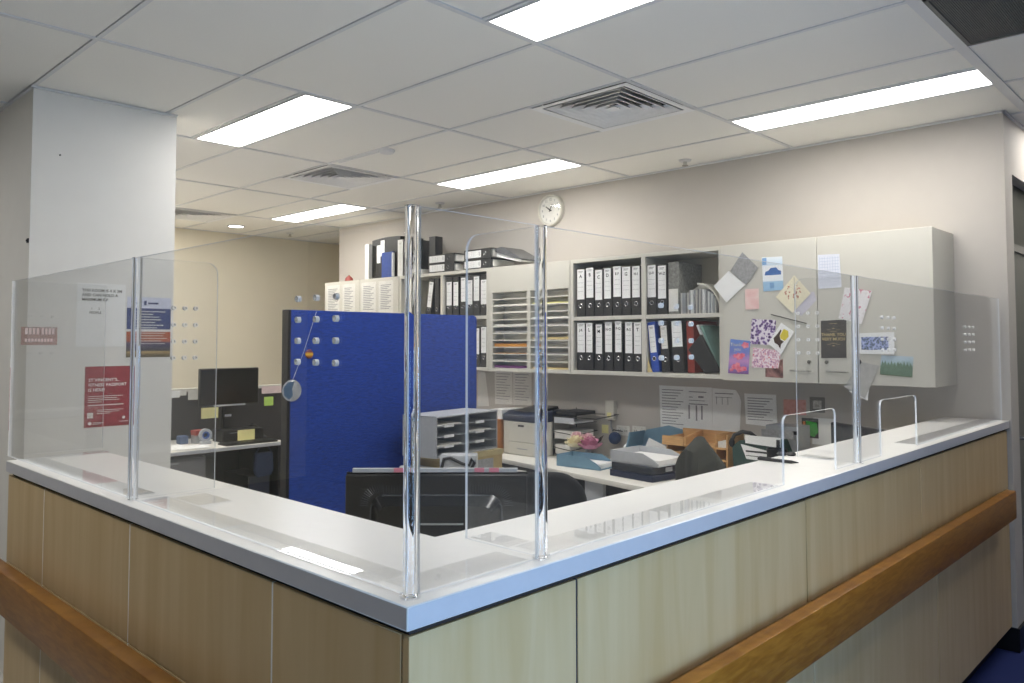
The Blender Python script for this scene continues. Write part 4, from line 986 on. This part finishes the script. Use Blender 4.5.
part('body', MB().box(-1.88, -1.70, 1.94, 2.30, .7205, .815), M_black, t, bevel=.004)
part('front_slot', MB().box(-1.70, -1.698, 2.0, 2.2, .79, .796), M_grey, t)
solo('sticky_note', MB().box(-1.6975, -1.6955, 2.065, 2.215, .727, .812), M_yel, 'yellow sticky note on the front of the low black box', 'note')
t = thing('keyboard', 'black keyboard on the left desk', 'keyboard', (-1.5, 2.12, .72))
part('case', MB().box(-1.62, -1.47, 1.86, 2.30, .7205, .733), M_black, t, bevel=.003)
f = MB()
for r_ in range(5):
    for k in range(16): f.box(-1.612 + r_ * .028, -1.588 + r_ * .028, 1.87 + k * .0265, 1.892 + k * .0265, .733, .738)
part('keys', f, M_black, t, stuff=True)
t = thing('tape_dispenser', 'blue and white tape roll standing on the left desk', 'tape', (-1.75, 1.82, .72))
part('tape_roll', MB().lathe([(.028, -.012), (.052, -.012), (.052, .012), (.028, .012), (.028, -.012)], (-1.75, 1.82, .79), 24, axis='x'), M_lgrey, t)
part('core', MB().lathe([(.018, -.013), (.030, -.013), (.030, .013), (.018, .013), (.018, -.013)], (-1.75, 1.82, .79), 20, axis='x'), pm('blue_core', '#2f5ea8', .4, .1, 30), t)
part('base', MB().box(-1.775, -1.725, 1.78, 1.86, .7205, .742), M_lgrey, t, bevel=.003)
t = thing('small_box', 'small red box with grey side on the left desk', 'box', (-1.85, 1.81, .72))
part('body', MB().box(-1.89, -1.81, 1.765, 1.835, .7205, .785), M_grey, t, bevel=.003)
part('lid', MB().box(-1.892, -1.808, 1.763, 1.837, .785, .825), pm('dull_red_plastic', '#a84038', .5, .1, 30), t, bevel=.003)
t = solo('small_tub', MB().box(-1.92, -1.85, 1.66, 1.73, .7205, .785), pm('steel_blue_plastic', '#4b5f80', .5, .1, 30), 'small steel blue tub beside the red box on the left desk', 'tub', bevel=.006)
t = thing('paper_pile', 'scattered white papers on the near end of the left desk', 'paper', (-1.6, 1.5, .72))
part('sheet', MB().prism([(-1.85, 1.35), (-1.55, 1.30), (-1.52, 1.60), (-1.80, 1.66)], 'xy', .7205, .724), M_paper, t)
part('sheet', MB().prism([(-1.70, 1.55), (-1.50, 1.50), (-1.48, 1.74), (-1.68, 1.80)], 'xy', .7245, .727), M_paper, t)
t = thing('desk_telephone', 'black desk telephone at the right end of the left desk', 'telephone', (-1.86, 2.32, .72))
part('body', MB().prism([(-2.0, .7205), (-1.74, .7205), (-1.74, .735), (-2.0, .79)], 'xz', 2.31, 2.355), M_black, t, bevel=.003)
part('handset', MB().tube([(-1.99, 2.33, .80), (-1.95, 2.33, .815), (-1.82, 2.33, .79), (-1.78, 2.33, .765)], .016, 10), M_black, t)
t = thing('drawer_pedestal', 'dark grey drawer pedestal under the left desk', 'drawers', (-1.75, 1.35, 0))
part('body', MB().box(-2.05, -1.52, 1.0, 1.72, .02, .66), pm('dark_grey_metal', '#4a4a4e', .5, .05, 30), t, bevel=.003)
for k in range(3):
    d = part('drawer', MB().box(-1.519, -1.50, 1.01, 1.71, .04 + .21 * k, .235 + .21 * k), pm('mid_grey_metal', '#6a6a6e', .5, .05, 30), t, bevel=.003)
    part('handle', MB().box(-1.50, -1.49, 1.2, 1.5, .20 + .21 * k, .212 + .21 * k), M_grey, d)
t = thing('computer_tower', 'dark computer tower standing under the right end of the left desk', 'computer', (-1.75, 2.2, 0))
part('case', MB().box(-1.98, -1.56, 2.09, 2.28, .01, .45), M_black, t, bevel=.004)
part('front_panel', MB().box(-1.56, -1.55, 2.10, 2.27, .02, .44), pm('dark_navy_plastic', '#20283a', .4, .1, 30), t)
t = thing('hanging_bag', 'dark blue cloth bag hanging under the right end of the left desk', 'bag', (-1.5, 2.2, .45))
part('body', MB().prism([(2.12, .64), (2.27, .64), (2.28, .50), (2.26, .45), (2.14, .44), (2.11, .50)], 'yz', -1.535, -1.49), pm('navy_cloth', '#22304a', .9, .2, 80), t, bevel=.01)
part('strap', MB().tube([(-1.51, 2.13, .64), (-1.51, 2.16, .685), (-1.51, 2.23, .685), (-1.51, 2.26, .64)], .006), pm('navy_cloth', '#22304a', .9, .2, 80), t)

# ================================================================== desk along the back wall and its return
t = thing('office_desk', 'long white desk along the back wall under the shelves', 'desk', (1.8, 3.1, 0))
part('desktop', MB().prism([(-.2, 2.97), (.40, 2.90), (1.88, 2.64), (3.19, 2.60), (3.19, 3.495), (-.2, 3.495)], 'xy', .688, .72), M_desk, t, bevel=.004, seg=2)
part('leg_panel', MB().box(1.36, 1.50, 2.78, 2.81, 0, .688), M_lgrey, t)
part('modesty_panel', MB().box(-.1, 3.1, 3.40, 3.42, .15, .688), M_char, t)
part('leg_panel', MB().box(3.12, 3.15, 2.68, 3.40, 0, .688), M_lgrey, t)
part('leg_panel', MB().box(-.17, -.14, 3.02, 3.40, 0, .688), M_lgrey, t)
t = thing('office_desk', 'white return desk in front of the blue partition', 'desk', (.9, 1.9, 0))
part('desktop', MB().box(.64, 1.04, 1.84, 2.60, .688, .72), M_desk, t, bevel=.004)
part('leg_panel', MB().box(.66, 1.02, 1.86, 1.885, 0, .688), M_lgrey, t)
part('leg_panel', MB().box(.66, 1.02, 2.55, 2.575, 0, .688), M_lgrey, t)

# grey literature organiser on a carton
t = thing('carton', 'flat buff cardboard carton under the grey organiser', 'box', (.8, 2.1, .72))
part('body', MB().box(.70, .96, 1.98, 2.46, .7205, .862), pm('buff_carton', '#b7a071', .7, .08, 30), t, bevel=.002)
part('lid', MB().box(.695, .965, 1.975, 2.465, .835, .866), pm('buff_carton_lid', '#c2b183', .7, .08, 30), t)
part('side_print', MB().box(.9605, .962, 2.12, 2.38, .74, .82), M_greyp, t)
t = thing('literature_organiser', 'grey two-column literature organiser with labelled shelves', 'organiser', (1.0, 1.885, .867), rotz=.14)
OW, OD, OH = .578, .26, .238
def ob(x0, x1, y0, y1, z0, z1): return MB().box(x0, x1, y0, y1, z0, z1)
part('side_panel', ob(-OD, 0, 0, .010, 0, OH), M_grey, t, world=False)
part('side_panel', ob(-OD, 0, OW - .010, OW, 0, OH), M_grey, t, world=False)
part('centre_panel', ob(-OD, -.004, OW / 2 - .01, OW / 2 + .01, .010, OH - .008), M_grey, t, world=False)
part('top_panel', ob(-OD, .004, 0, OW, OH - .008, OH), M_lgrey, t, world=False, bevel=.001)
part('bottom_panel', ob(-OD, 0, .010, OW - .010, 0, .010), M_grey, t, world=False)
part('back_panel', ob(-OD, -OD + .008, .010, OW - .010, .010, OH - .008), M_black, t, world=False)
for c_ in (0, 1):
    y0 = .010 if c_ == 0 else OW / 2 + .01; y1 = OW / 2 - .01 if c_ == 0 else OW - .010
    for k in range(1, 4):
        z = k * OH / 4
        s_ = part('shelf', MB().prism([(0, y0), (0, y0 + .06), (-.03, y0 + .09), (-.03, y1 - .09), (0, y1 - .06), (0, y1), (-OD + .01, y1), (-OD + .01, y0)], 'xy', z - .002, z + .002), M_grey, t, world=False)
        part('label_tab', ob(-.029, -.025, (y0 + y1) / 2 - .042, (y0 + y1) / 2 + .042, z - .012, z + .004), M_paper, s_, world=False)
        if (c_ + k) % 2: part('papers', ob(-.23, -.02, y0 + .02, y1 - .03, z + .002, z + .009), M_offp, s_, world=False)

# monitor in the inner corner of the counter, back towards us
mc = Vector((2.60, .523, 0)); a_m = .755
t = thing('corner_desk', 'hidden low white desk in the inner corner of the counter', 'desk', (2.7, .5, 0))
part('desktop', MB().prism([(2.05, .03), (3.20, .03), (3.20, 1.15), (2.85, 1.15), (2.35, .75), (2.05, .75)], 'xy', .69, .72), M_desk, t)
part('leg_panel', MB().box(2.08, 2.11, .1, .7, 0, .69).box(2.9, 3.15, 1.08, 1.11, 0, .69), M_lgrey, t)
t = thing('computer_monitor', 'large black monitor seen from behind in the counter corner', 'monitor', (mc.x, mc.y, .72), rotz=a_m)
MW = .276
part('back_shell', MB().box(-MW, MW, 0, .018, .088, .408), M_black, t, world=False, bevel=.004)
part('screen_bezel', MB().box(-MW, MW, .018, .026, .088, .413), M_gblack, t, world=False)
hump = rrect(.40, .25, .045, 0, .225)
inner = rrect(.34, .19, .03, 0, .225)
f = MB(); n = len(hump)
f.add([(x, 0, z) for x, z in hump] + [(x, -.035, z) for x, z in inner], [(i, (i + 1) % n, n + (i + 1) % n, n + i) for i in range(n)] + [tuple(range(n, 2 * n))], 0)
part('electronics_hump', f, M_gblack, t, world=False, label='glossy raised housing with a lighter rim')
part('hump_rim', MB().tube([(-.2, -.002, .26), (-.195, -.002, .315), (-.16, -.002, .345), (.16, -.002, .345), (.195, -.002, .315), (.2, -.002, .26)], .0045, 8), pm('dark_grey_plastic', '#4a4c50', .25, .1, 30), t, world=False)
f = MB()
for i in range(14):
    a = PI / 2 + (PI / 2) * i / 13
    for s in (-1, 1):
        cx_, cz_ = s * .165, .315
        d = Vector((s * -math.cos(a), 0, math.sin(a)))
        p0 = Vector((cx_, -.001, cz_)) + d * .042; p1 = p0 + d * .024
        f.tube([p0, p1], .0014, 4)
for i in range(40):
    x = -.16 + i * .0082
    if abs(x) > .10: f.tube([(x, -.001, .352), (x, -.001, .376)], .0014, 4)
part('vent_slots', f, pm('dark_grey_plastic', '#4a4c50', .25, .1, 30), t, world=False, stuff=True)
part('moulding_line', MB().box(-.07, .085, -.0385, -.034, .265, .27), M_grey, t, world=False)
part('moulding_line', MB().box(-.07, .085, -.0385, -.034, .215, .219), M_grey, t, world=False)
part('stand', MB().box(-.05, .05, -.03, .0, .02, .14), M_black, t, world=False)
part('base', MB().box(-.13, .13, -.10, .12, .0005, .018), M_black, t, world=False, bevel=.004)
t = thing('label_strip', 'white strip with pink tabs along the top of the corner monitor', 'label', (mc.x, mc.y, 1.135), rotz=a_m)
part('strip', MB().box(-MW + .02, MW - .03, .008, .022, -.0015, .010), M_lgrey, t, world=False)
for x in (-.13, .115, .16): part('pink_tab', MB().box(x, x + .03, .006, .0075, -.001, .012), M_pinkn, t, world=False)
# white desk machine with black cord behind the monitor
t = thing('desk_machine', 'small white machine with a curled black cord behind the corner monitor', 'machine', (1.2, 1.88, .82), rotz=.755)
part('body', MB().box(-.10, .10, -.06, .06, .0005, .095), M_lgrey, t, world=False, bevel=.006, seg=2)
part('cord', MB().tube([(-.09, -.068, .02), (-.075, -.07, .08), (-.04, -.07, .085), (.02, -.07, .055), (.06, -.07, .045), (.075, -.07, .08), (.09, -.07, .06), (.07, -.07, .02)], .009, 8), M_black, t, world=False)
t = thing('side_table', 'small white stand under the white desk machine', 'table', (1.2, 1.88, 0))
part('top', MB().box(1.10, 1.36, 1.72, 2.04, .79, .82), M_white, t)
part('leg', MB().box(1.12, 1.15, 1.74, 1.77, 0, .79), M_lgrey, t)
part('leg', MB().box(1.31, 1.34, 1.99, 2.02, 0, .79), M_lgrey, t)
t = thing('paper_pile', 'small stack of white papers left of the grey organiser', 'paper', (.8, 1.91, .72))
part('sheets', MB().prism(rrect(.22, .11, .02, .80, 1.912), 'xy', .7205, .80), M_offp, t, bevel=.006)

# printer and neighbours
t = thing('file_box', 'orange-brown wooden box standing between organiser and printer', 'box', (.2, 3.1, .72))
part('body', MB().box(.12, .345, 3.03, 3.33, .7205, .965), pm('orange_wood', '#b4743a', .5, .12, 20, stretch=(1, 1, 6)), t, bevel=.003)
part('paper_inside', MB().box(.25, .36, 3.06, 3.30, .966, 1.035), M_paper, t)
t = thing('laser_printer', 'white laser printer with navy top on the back desk', 'printer', (.56, 3.2, .72))
part('body', MB().box(.375, .72, 3.06, 3.40, .7205, .96), M_white, t, bevel=.006, seg=2)
part('front_cover', MB().box(.437, .715, 3.054, 3.06, .815, .955), M_white, t, bevel=.003)
part('paper_drawer', MB().box(.437, .715, 3.052, 3.06, .725, .811), M_white, t, bevel=.003)
part('drawer_grip', MB().box(.52, .62, 3.050, 3.0525, .765, .773), M_grey, t)
part('cover_latch', MB().box(.53, .585, 3.050, 3.0545, .925, .938), M_ink, t)
part('top_cover', MB().prism([(3.055, .96), (3.055, 1.005), (3.12, 1.03), (3.40, 1.035), (3.40, .96)], 'yz', .372, .723), M_navy, t, bevel=.004)
part('output_tray', MB().prism([(3.10, 1.03), (3.34, 1.062), (3.35, 1.04), (3.12, 1.025)], 'yz', .44, .66), M_gblack, t)
t = thing('mesh_tray_stack', 'black wire mesh letter trays with papers beside the printer', 'trays', (.85, 3.28, .72))
def wire(pts, r=.004): return MB().tube(pts, r, 6)
for k, (z, x1, sh) in enumerate(((.735, .90, 0), (.845, .93, .0), (.955, 1.12, .015))):
    x0 = .735
    part('tray', MB().box(x0, min(x1, .93), 3.20, 3.46, z, z + .003).box(x0, x0 + .003, 3.2, 3.46, z, z + .04), M_black, t)
    part('rim', wire([(x1, 3.2, z + .036 + sh), (x0, 3.2, z + .05), (x0, 3.46, z + .05), (x1, 3.46, z + .05 + sh), (x1, 3.2, z + .036 + sh)], .003), M_black, t)
    part('papers', MB().box(x0 + .01, min(x1, .93) - .02, 3.204, 3.44, z + .0035, z + (.075, .060, .012)[k]), M_offp if k < 2 else M_paper, t, bevel=.008 if k == 0 else 0)
part('label_plate', MB().box(.75, .93, 3.194, 3.199, .958, .998), M_lgrey, t)
for y in (3.2, 3.46):
    part('upright', wire([(.735, y, .7245), (.735, y, 1.05)], .003), M_black, t)
part('top_tray', MB().box(.74, .93, 3.22, 3.44, 1.015, 1.04), M_black, t, bevel=.003)
# flowers in a small vase
t = thing('flower_vase', 'cream and pink roses in a small glass vase on the back desk', 'flowers', (1.09, 3.12, .72))
part('vase', MB().lathe([(.001, 0), (.024, 0), (.026, .05), (.018, .09), (.021, .10), (.016, .10), (.013, .09)], (1.09, 3.15, .7205), 18), M_lgrey, t)
def rose(c, r, mat, core):
    mb = MB()
    for layer, (rr, nn, tilt, up) in enumerate(((1.0, 7, .85, -.35), (.85, 6, .55, -.15), (.62, 5, .25, .05), (.38, 4, .0, .15))):
        for k in range(nn):
            a = 2 * PI * k / nn + layer * .5
            d = Vector((math.cos(a), math.sin(a), 0)); s_ = Vector((-math.sin(a), math.cos(a), 0))
            base = Vector(c) + d * r * rr * .5 + Vector((0, 0, (up - .35) * r))
            out = (d * math.sin(tilt) + Vector((0, 0, 1)) * math.cos(tilt)) * r * (.75 if layer < 2 else .6)
            w = r * rr * .62
            p = [base - s_ * w * .5, base + s_ * w * .5, base + out * .7 + s_ * w, base + out + s_ * w * .45 + d * r * .08, base + out - s_ * w * .45 + d * r * .08, base + out * .7 - s_ * w]
            q = [v - d * .002 for v in p]
            mb.add(p + q, [(0, 1, 2, 3, 4, 5), (11, 10, 9, 8, 7, 6)] + [(i, 6 + i, 6 + (i + 1) % 6, (i + 1) % 6) for i in range(6)], 0, True)
    mb.ball(Vector(c) + Vector((0, 0, -.1 * r)), r * .45, 10)
    return mb
M_crose = pm('cream_petals', '#ece3c0', .6, .06, 30)
M_prose = pm('pink_petals', '#c2819b', .6, .25, 40)
M_lpink = pm('pale_pink_petals', '#e2bfc4', .6, .08, 40)
part('rose_bloom', rose((1.035, 3.09, .872), .070, M_crose, None), M_crose, t, label='cream rose bloom')
part('rose_bloom', rose((1.155, 3.09, .872), .072, M_prose, None), M_prose, t, label='mauve pink rose bloom')
part('rose_bloom', rose((1.00, 3.14, .905), .038, M_lpink, None), M_lpink, t, label='pale pink rose bloom')
part('rose_bloom', rose((1.09, 3.15, .90), .040, M_lpink, None), M_lpink, t, label='pale pink rose bloom')
for e in ((1.035, 3.09, .84), (1.155, 3.09, .84), (1.0, 3.14, .88), (1.09, 3.15, .88)):
    part('stem', MB().tube([(1.09, 3.15, .80), ((1.09 + e[0]) / 2, 3.11, .82), e], .003, 6), pm('leaf_green', '#4c5c3e', .6, .15, 30), t)
part('leaf', MB().prism([(1.19, .855), (1.225, .875), (1.245, .915), (1.215, .90)], 'xz', 3.12, 3.124), pm('dark_leaf', '#3c3430', .6, .15, 30), t)

def letter_tray(name, label, loc, rotz, w, d, h, mat, inner=None, back=None):
    """open letter tray: floor, back, two sides with a sloping front corner; local x = width, y = depth, front at y=0"""
    t = thing(name, label, 'tray', loc, rotz)
    side = [(0, 0), (0, h * .25), (.10 * d, h * .55), (.32 * d, h), (d, h), (d, 0)]
    part('tray_floor', MB().box(0, w, 0, d, .0005, .006), mat, t, world=False)
    part('tray_side', MB().prism(side, 'yz', 0, .006), mat, t, world=False)
    part('tray_side', MB().prism(side, 'yz', w - .006, w), mat, t, world=False)
    part('tray_back', MB().box(.006, w - .006, d - .006, d, .006, h), mat, t, world=False)
    if inner: part('papers', MB().box(.015, w - .015, .01, d - .02, .006, .006 + inner), M_paper, t, world=False, bevel=.001)
    return t
M_bt = pm('blue_grey_plastic', '#7397ad', .45, .05, 30)
letter_tray('letter_tray', 'blue-grey letter tray in front of the flowers', (1.375, 2.915, .7205), PI / 2 + .08, .185, .34, .075, M_bt, .03)
t = thing('storage_box', 'dark navy box pair under the grey letter tray', 'box', (1.70, 2.90, .72), rotz=-.12)
part('lower_box', MB().box(-.17, .17, -.10, .20, .0005, .040), M_navy, t, world=False, bevel=.003)
part('upper_box', MB().box(-.155, .165, -.10, .20, .041, .085), pm('dark_slate_plastic', '#2c3038', .4, .1, 30), t, world=False, bevel=.003)
part('label_holder', MB().box(.1655, .168, .02, .08, .05, .075), M_lgrey, t, world=False)
letter_tray('letter_tray', 'light grey letter tray with white papers on the dark boxes', (1.885, 2.80, .8065), PI / 2 - .06, .28, .36, .07, M_lgrey, .03)
t = thing('storage_tub', 'blue-grey tilted tub with envelopes against the back wall', 'tub', (1.57, 3.30, .72))
part('shell', MB().prism([(1.36, .7205), (1.385, .90), (1.42, .945), (1.59, .985), (1.70, .965), (1.70, .7205)], 'xz', 3.36, 3.37).prism([(1.36, .7205), (1.38, .862), (1.40, .94), (1.41, .94), (1.39, .862), (1.372, .7205)], 'xz', 3.19, 3.36), M_bt, t)
part('front_panel', MB().box(1.37, 1.70, 3.185, 3.19, .7205, .84), M_bt, t)
part('side_edge', MB().tube([(1.362, 3.185, .84), (1.405, 3.30, .945)], .006, 6), M_paper, t)
t = thing('envelope', 'white envelope standing in the blue-grey tub', 'envelope', (1.58, 3.22, .84))
part('sheet', MB().prism([(1.50, .82), (1.545, .915), (1.70, .862), (1.66, .79)], 'xz', 3.205, 3.208), M_paper, t)
t = thing('envelope', 'grey envelope standing in the blue-grey tub', 'envelope', (1.65, 3.25, .86))
part('sheet', MB().prism([(1.59, .84), (1.66, .942), (1.72, .905), (1.70, .82)], 'xz', 3.235, 3.238), M_greyp, t)
# wooden desk organiser
M_pine = pm('pine_wood', '#c69a64', .5, .14, 20, stretch=(1, 1, 8))
t = thing('wooden_organiser', 'pine wooden desk organiser with compartments behind the dark chair', 'organiser', (2.0, 3.1, .72))
part('back_panel', MB().box(1.82, 2.235, 3.19, 3.20, .7205, .985), M_pine, t)
for x in (1.82, 2.155, 2.228): part('upright', MB().box(x, x + .009, 3.0, 3.19, .7205, .985 if x > 2 else .95), M_pine, t)
for z in (.7205, .815, .90): part('shelf', MB().box(1.829, 2.155, 2.995, 3.19, z, z + .010), M_pine, t)
for z in (.83, .90): part('shelf', MB().box(2.164, 2.228, 2.995, 3.19, z, z + .010), M_pine, t)
part('front_lip', MB().box(1.80, 1.95, 2.985, 2.995, .90, .955).box(1.80, 1.95, 2.985, 2.995, .815, .865), M_pine, t)
part('cut_side', MB().prism([(2.985, .90), (2.985, .955), (3.19, .985), (3.19, .90)], 'yz', 1.955, 1.965), M_pine, t)
part('papers', MB().box(2.17, 2.222, 3.01, 3.18, .911, .945), M_offp, t)
part('papers', MB().box(1.84, 2.14, 3.01, 3.18, .826, .85), M_offp, t)
t.location.x -= .085; t.location.y += .115
# file rack with papers
t = thing('file_rack', 'dark green file box holding upright white papers on the back desk', 'file', (2.32, 3.15, .72))
part('box', MB().prism([(2.20, .7205), (2.19, .93), (2.235, .965), (2.44, .975), (2.47, .90), (2.47, .7205)], 'xz', 3.10, 3.28), pm('dark_green_plastic', '#2f4a44', .5, .1, 30), t)
o = part('paper_sheet', MB().prism([(2.252, .948), (2.446, .918), (2.452, .862), (2.285, .868)], 'xz', 3.085, 3.088), M_paper, t)
bars(o, (2.285, 3.085, .885), XR, (-.1, 0, 1), [(.0, .022, .13, .010), (.0, .0, .10, .004)], M_ink)
part('paper_sheet', MB().prism([(2.275, 1.0), (2.485, 1.0), (2.485, .945), (2.275, .955)], 'xz', 3.094, 3.097), M_paper, t)
part('paper_sheet', MB().prism([(2.28, 1.02), (2.47, 1.022), (2.48, .97), (2.28, .97)], 'xz', 3.282, 3.29), M_greyp, t)
part('black_tab', MB().box(2.466, 2.486, 3.083, 3.085, .945, .99), M_ink, t)
t = thing('headset', 'black curved headset resting over the green file box', 'headset', (2.24, 3.14, .965))
part('band', MB().tube([(2.19, 3.09, .955), (2.205, 3.10, .995), (2.245, 3.12, 1.015), (2.285, 3.14, 1.008), (2.305, 3.16, .985)], .011, 8), M_black, t)
part('ear_pad', MB().ball((2.193, 3.09, .952), .024, 12, sq=(.6, 1, 1.1)), M_dkfab, t)
t = thing('grey_box', 'grey upright box behind the papers of the green file box', 'box', (2.4, 3.2, 1.022))
part('body', MB().box(2.30, 2.50, 3.295, 3.45, .7205, 1.045), M_grey, t, bevel=.003)
part('slot', MB().box(2.31, 2.49, 3.293, 3.2955, 1.0, 1.02), M_ink, t)
t = thing('pen_tub', 'black pen tub beside the upright papers', 'tub', (2.46, 2.97, .72))
part('tub', MB().lathe([(.001, 0), (.05, 0), (.055, .23), (.05, .23), (.046, .01)], (2.50, 3.02, .7205), 20), M_black, t)
t = thing('water_bottle', 'blue rounded bottle lid beside the black pen tub', 'bottle', (2.56, 2.95, .72))
part('bottle', MB().lathe([(.001, 0), (.034, 0), (.036, .15), (.026, .18), (.026, .20), (.001, .204)], (2.58, 2.95, .7205), 20), pm('royal_blue_plastic', '#28489a', .35, .1, 30), t)
part('cap', MB().lathe([(.028, .19), (.028, .215), (.001, .218)], (2.58, 2.95, .7205), 20), pm('royal_blue_plastic', '#28489a', .35, .1, 30), t)
# monitor at right on the back desk
t = thing('computer_monitor', 'black monitor on the back desk behind the right document slot', 'monitor', (2.99, 2.86, .72), rotz=-.55)
part('housing', MB().box(-.20, .22, -.004, .03, .085, .40), M_black, t, world=False, bevel=.004)
part('screen', MB().box(-.19, .21, -.006, -.004, .097, .385), pm('dim_screen', '#3a3c40', .2, .05, 10), t, world=False)
part('stand', MB().box(-.04, .04, .03, .06, .01, .2), M_black, t, world=False)
part('base', MB().box(-.1, .1, -.05, .12, .0005, .012), M_black, t, world=False, bevel=.003)

# office chairs
def office_chair(label, loc, rotz, bw, btop, jacket=False):
    """local +y is the way the sitter faces"""
    t = thing('office_chair', label, 'chair', loc, rotz)
    part('seat', MB().prism(rrect(.48, .46, .10, 0, .02), 'xy', .44, .51), M_dkfab, t, world=False, bevel=.018, seg=2)
    hb = btop - .56
    out = rrect(bw, hb, bw * .38, 0, .56 + hb / 2, (1, 1, 1, 1), 8)
    part('backrest', MB().prism(out, 'xz', -.27, -.21), M_dkfab, t, world=False, bevel=.022, seg=3)
    part('back_bar', MB().tube([(0, -.02, .43), (0, -.25, .44), (0, -.285, .56), (0, -.275, .75)], .02, 8), M_black, t, world=False)
    part('gas_lift', MB().tube([(0, 0, .08), (0, 0, .44)], .025, 12), M_black, t, world=False)
    for k in range(5):
        a = 2 * PI * k / 5 + .3
        l = part('base_arm', MB().tube([(0, 0, .10), (.27 * math.cos(a), .27 * math.sin(a), .075)], .024, 8, r1=.016), M_black, t, world=False)
        part('castor', MB().lathe([(.001, -.02), (.03, -.02), (.03, .02), (.001, .02)], (.27 * math.cos(a), .27 * math.sin(a), .030), 14, axis='x'), M_black, l, world=False)
    if jacket:
        j = thing('jacket', 'dark charcoal jacket draped over the back of the office chair', 'jacket', loc, rotz)
        n = 14; f = MB(); prev = []
        lay = []
        for s_, (y, ztop) in enumerate(((-.305, .60), (-.302, .90), (-.298, btop - .03), (-.24, btop + .018), (-.188, btop - .05), (-.18, .80), (-.178, .62))):
            row = []
            for k in range(n + 1):
                u = -1 + 2 * k / n
                x = u * (bw / 2 + .035)
                z = ztop - (.10 * abs(u) ** 3.0 if ztop > .85 else .02 * math.sin(5 * u + s_))
                row.append((x, y - .012 * math.sin(6 * u + s_ * .7) * (1 if y < -.25 else -.5), z))
            lay.append(row)
        vs = [v for r_ in lay for v in r_]
        fs = [(i * (n + 1) + k, i * (n + 1) + k + 1, (i + 1) * (n + 1) + k + 1, (i + 1) * (n + 1) + k) for i in range(len(lay) - 1) for k in range(n)]
        f.add(vs, fs, 0, True)
        jb = part('jacket_body', f, pm('charcoal_wool', '#35362f', .95, .25, 120, bump=.5), j, world=False)
        md = jb.modifiers.new('thickness', 'SOLIDIFY'); md.thickness = .008; md.offset = 1
    return t
# chair centres: backrest sits .24 behind the seat centre
def place(bx, by, rotz):
    return (bx - (-.24) * -math.sin(rotz) * 1, by - (-.24) * math.cos(rotz), 0)
r1 = .70
office_chair('black office chair with a rounded back right of the corner monitor', place(2.07, 1.62, r1), r1, .37, .945)
r2_ = -.80
office_chair('office chair with a dark jacket over its back at the rear desk', place(2.61, 2.06, r2_), r2_, .36, 1.08, jacket=True)
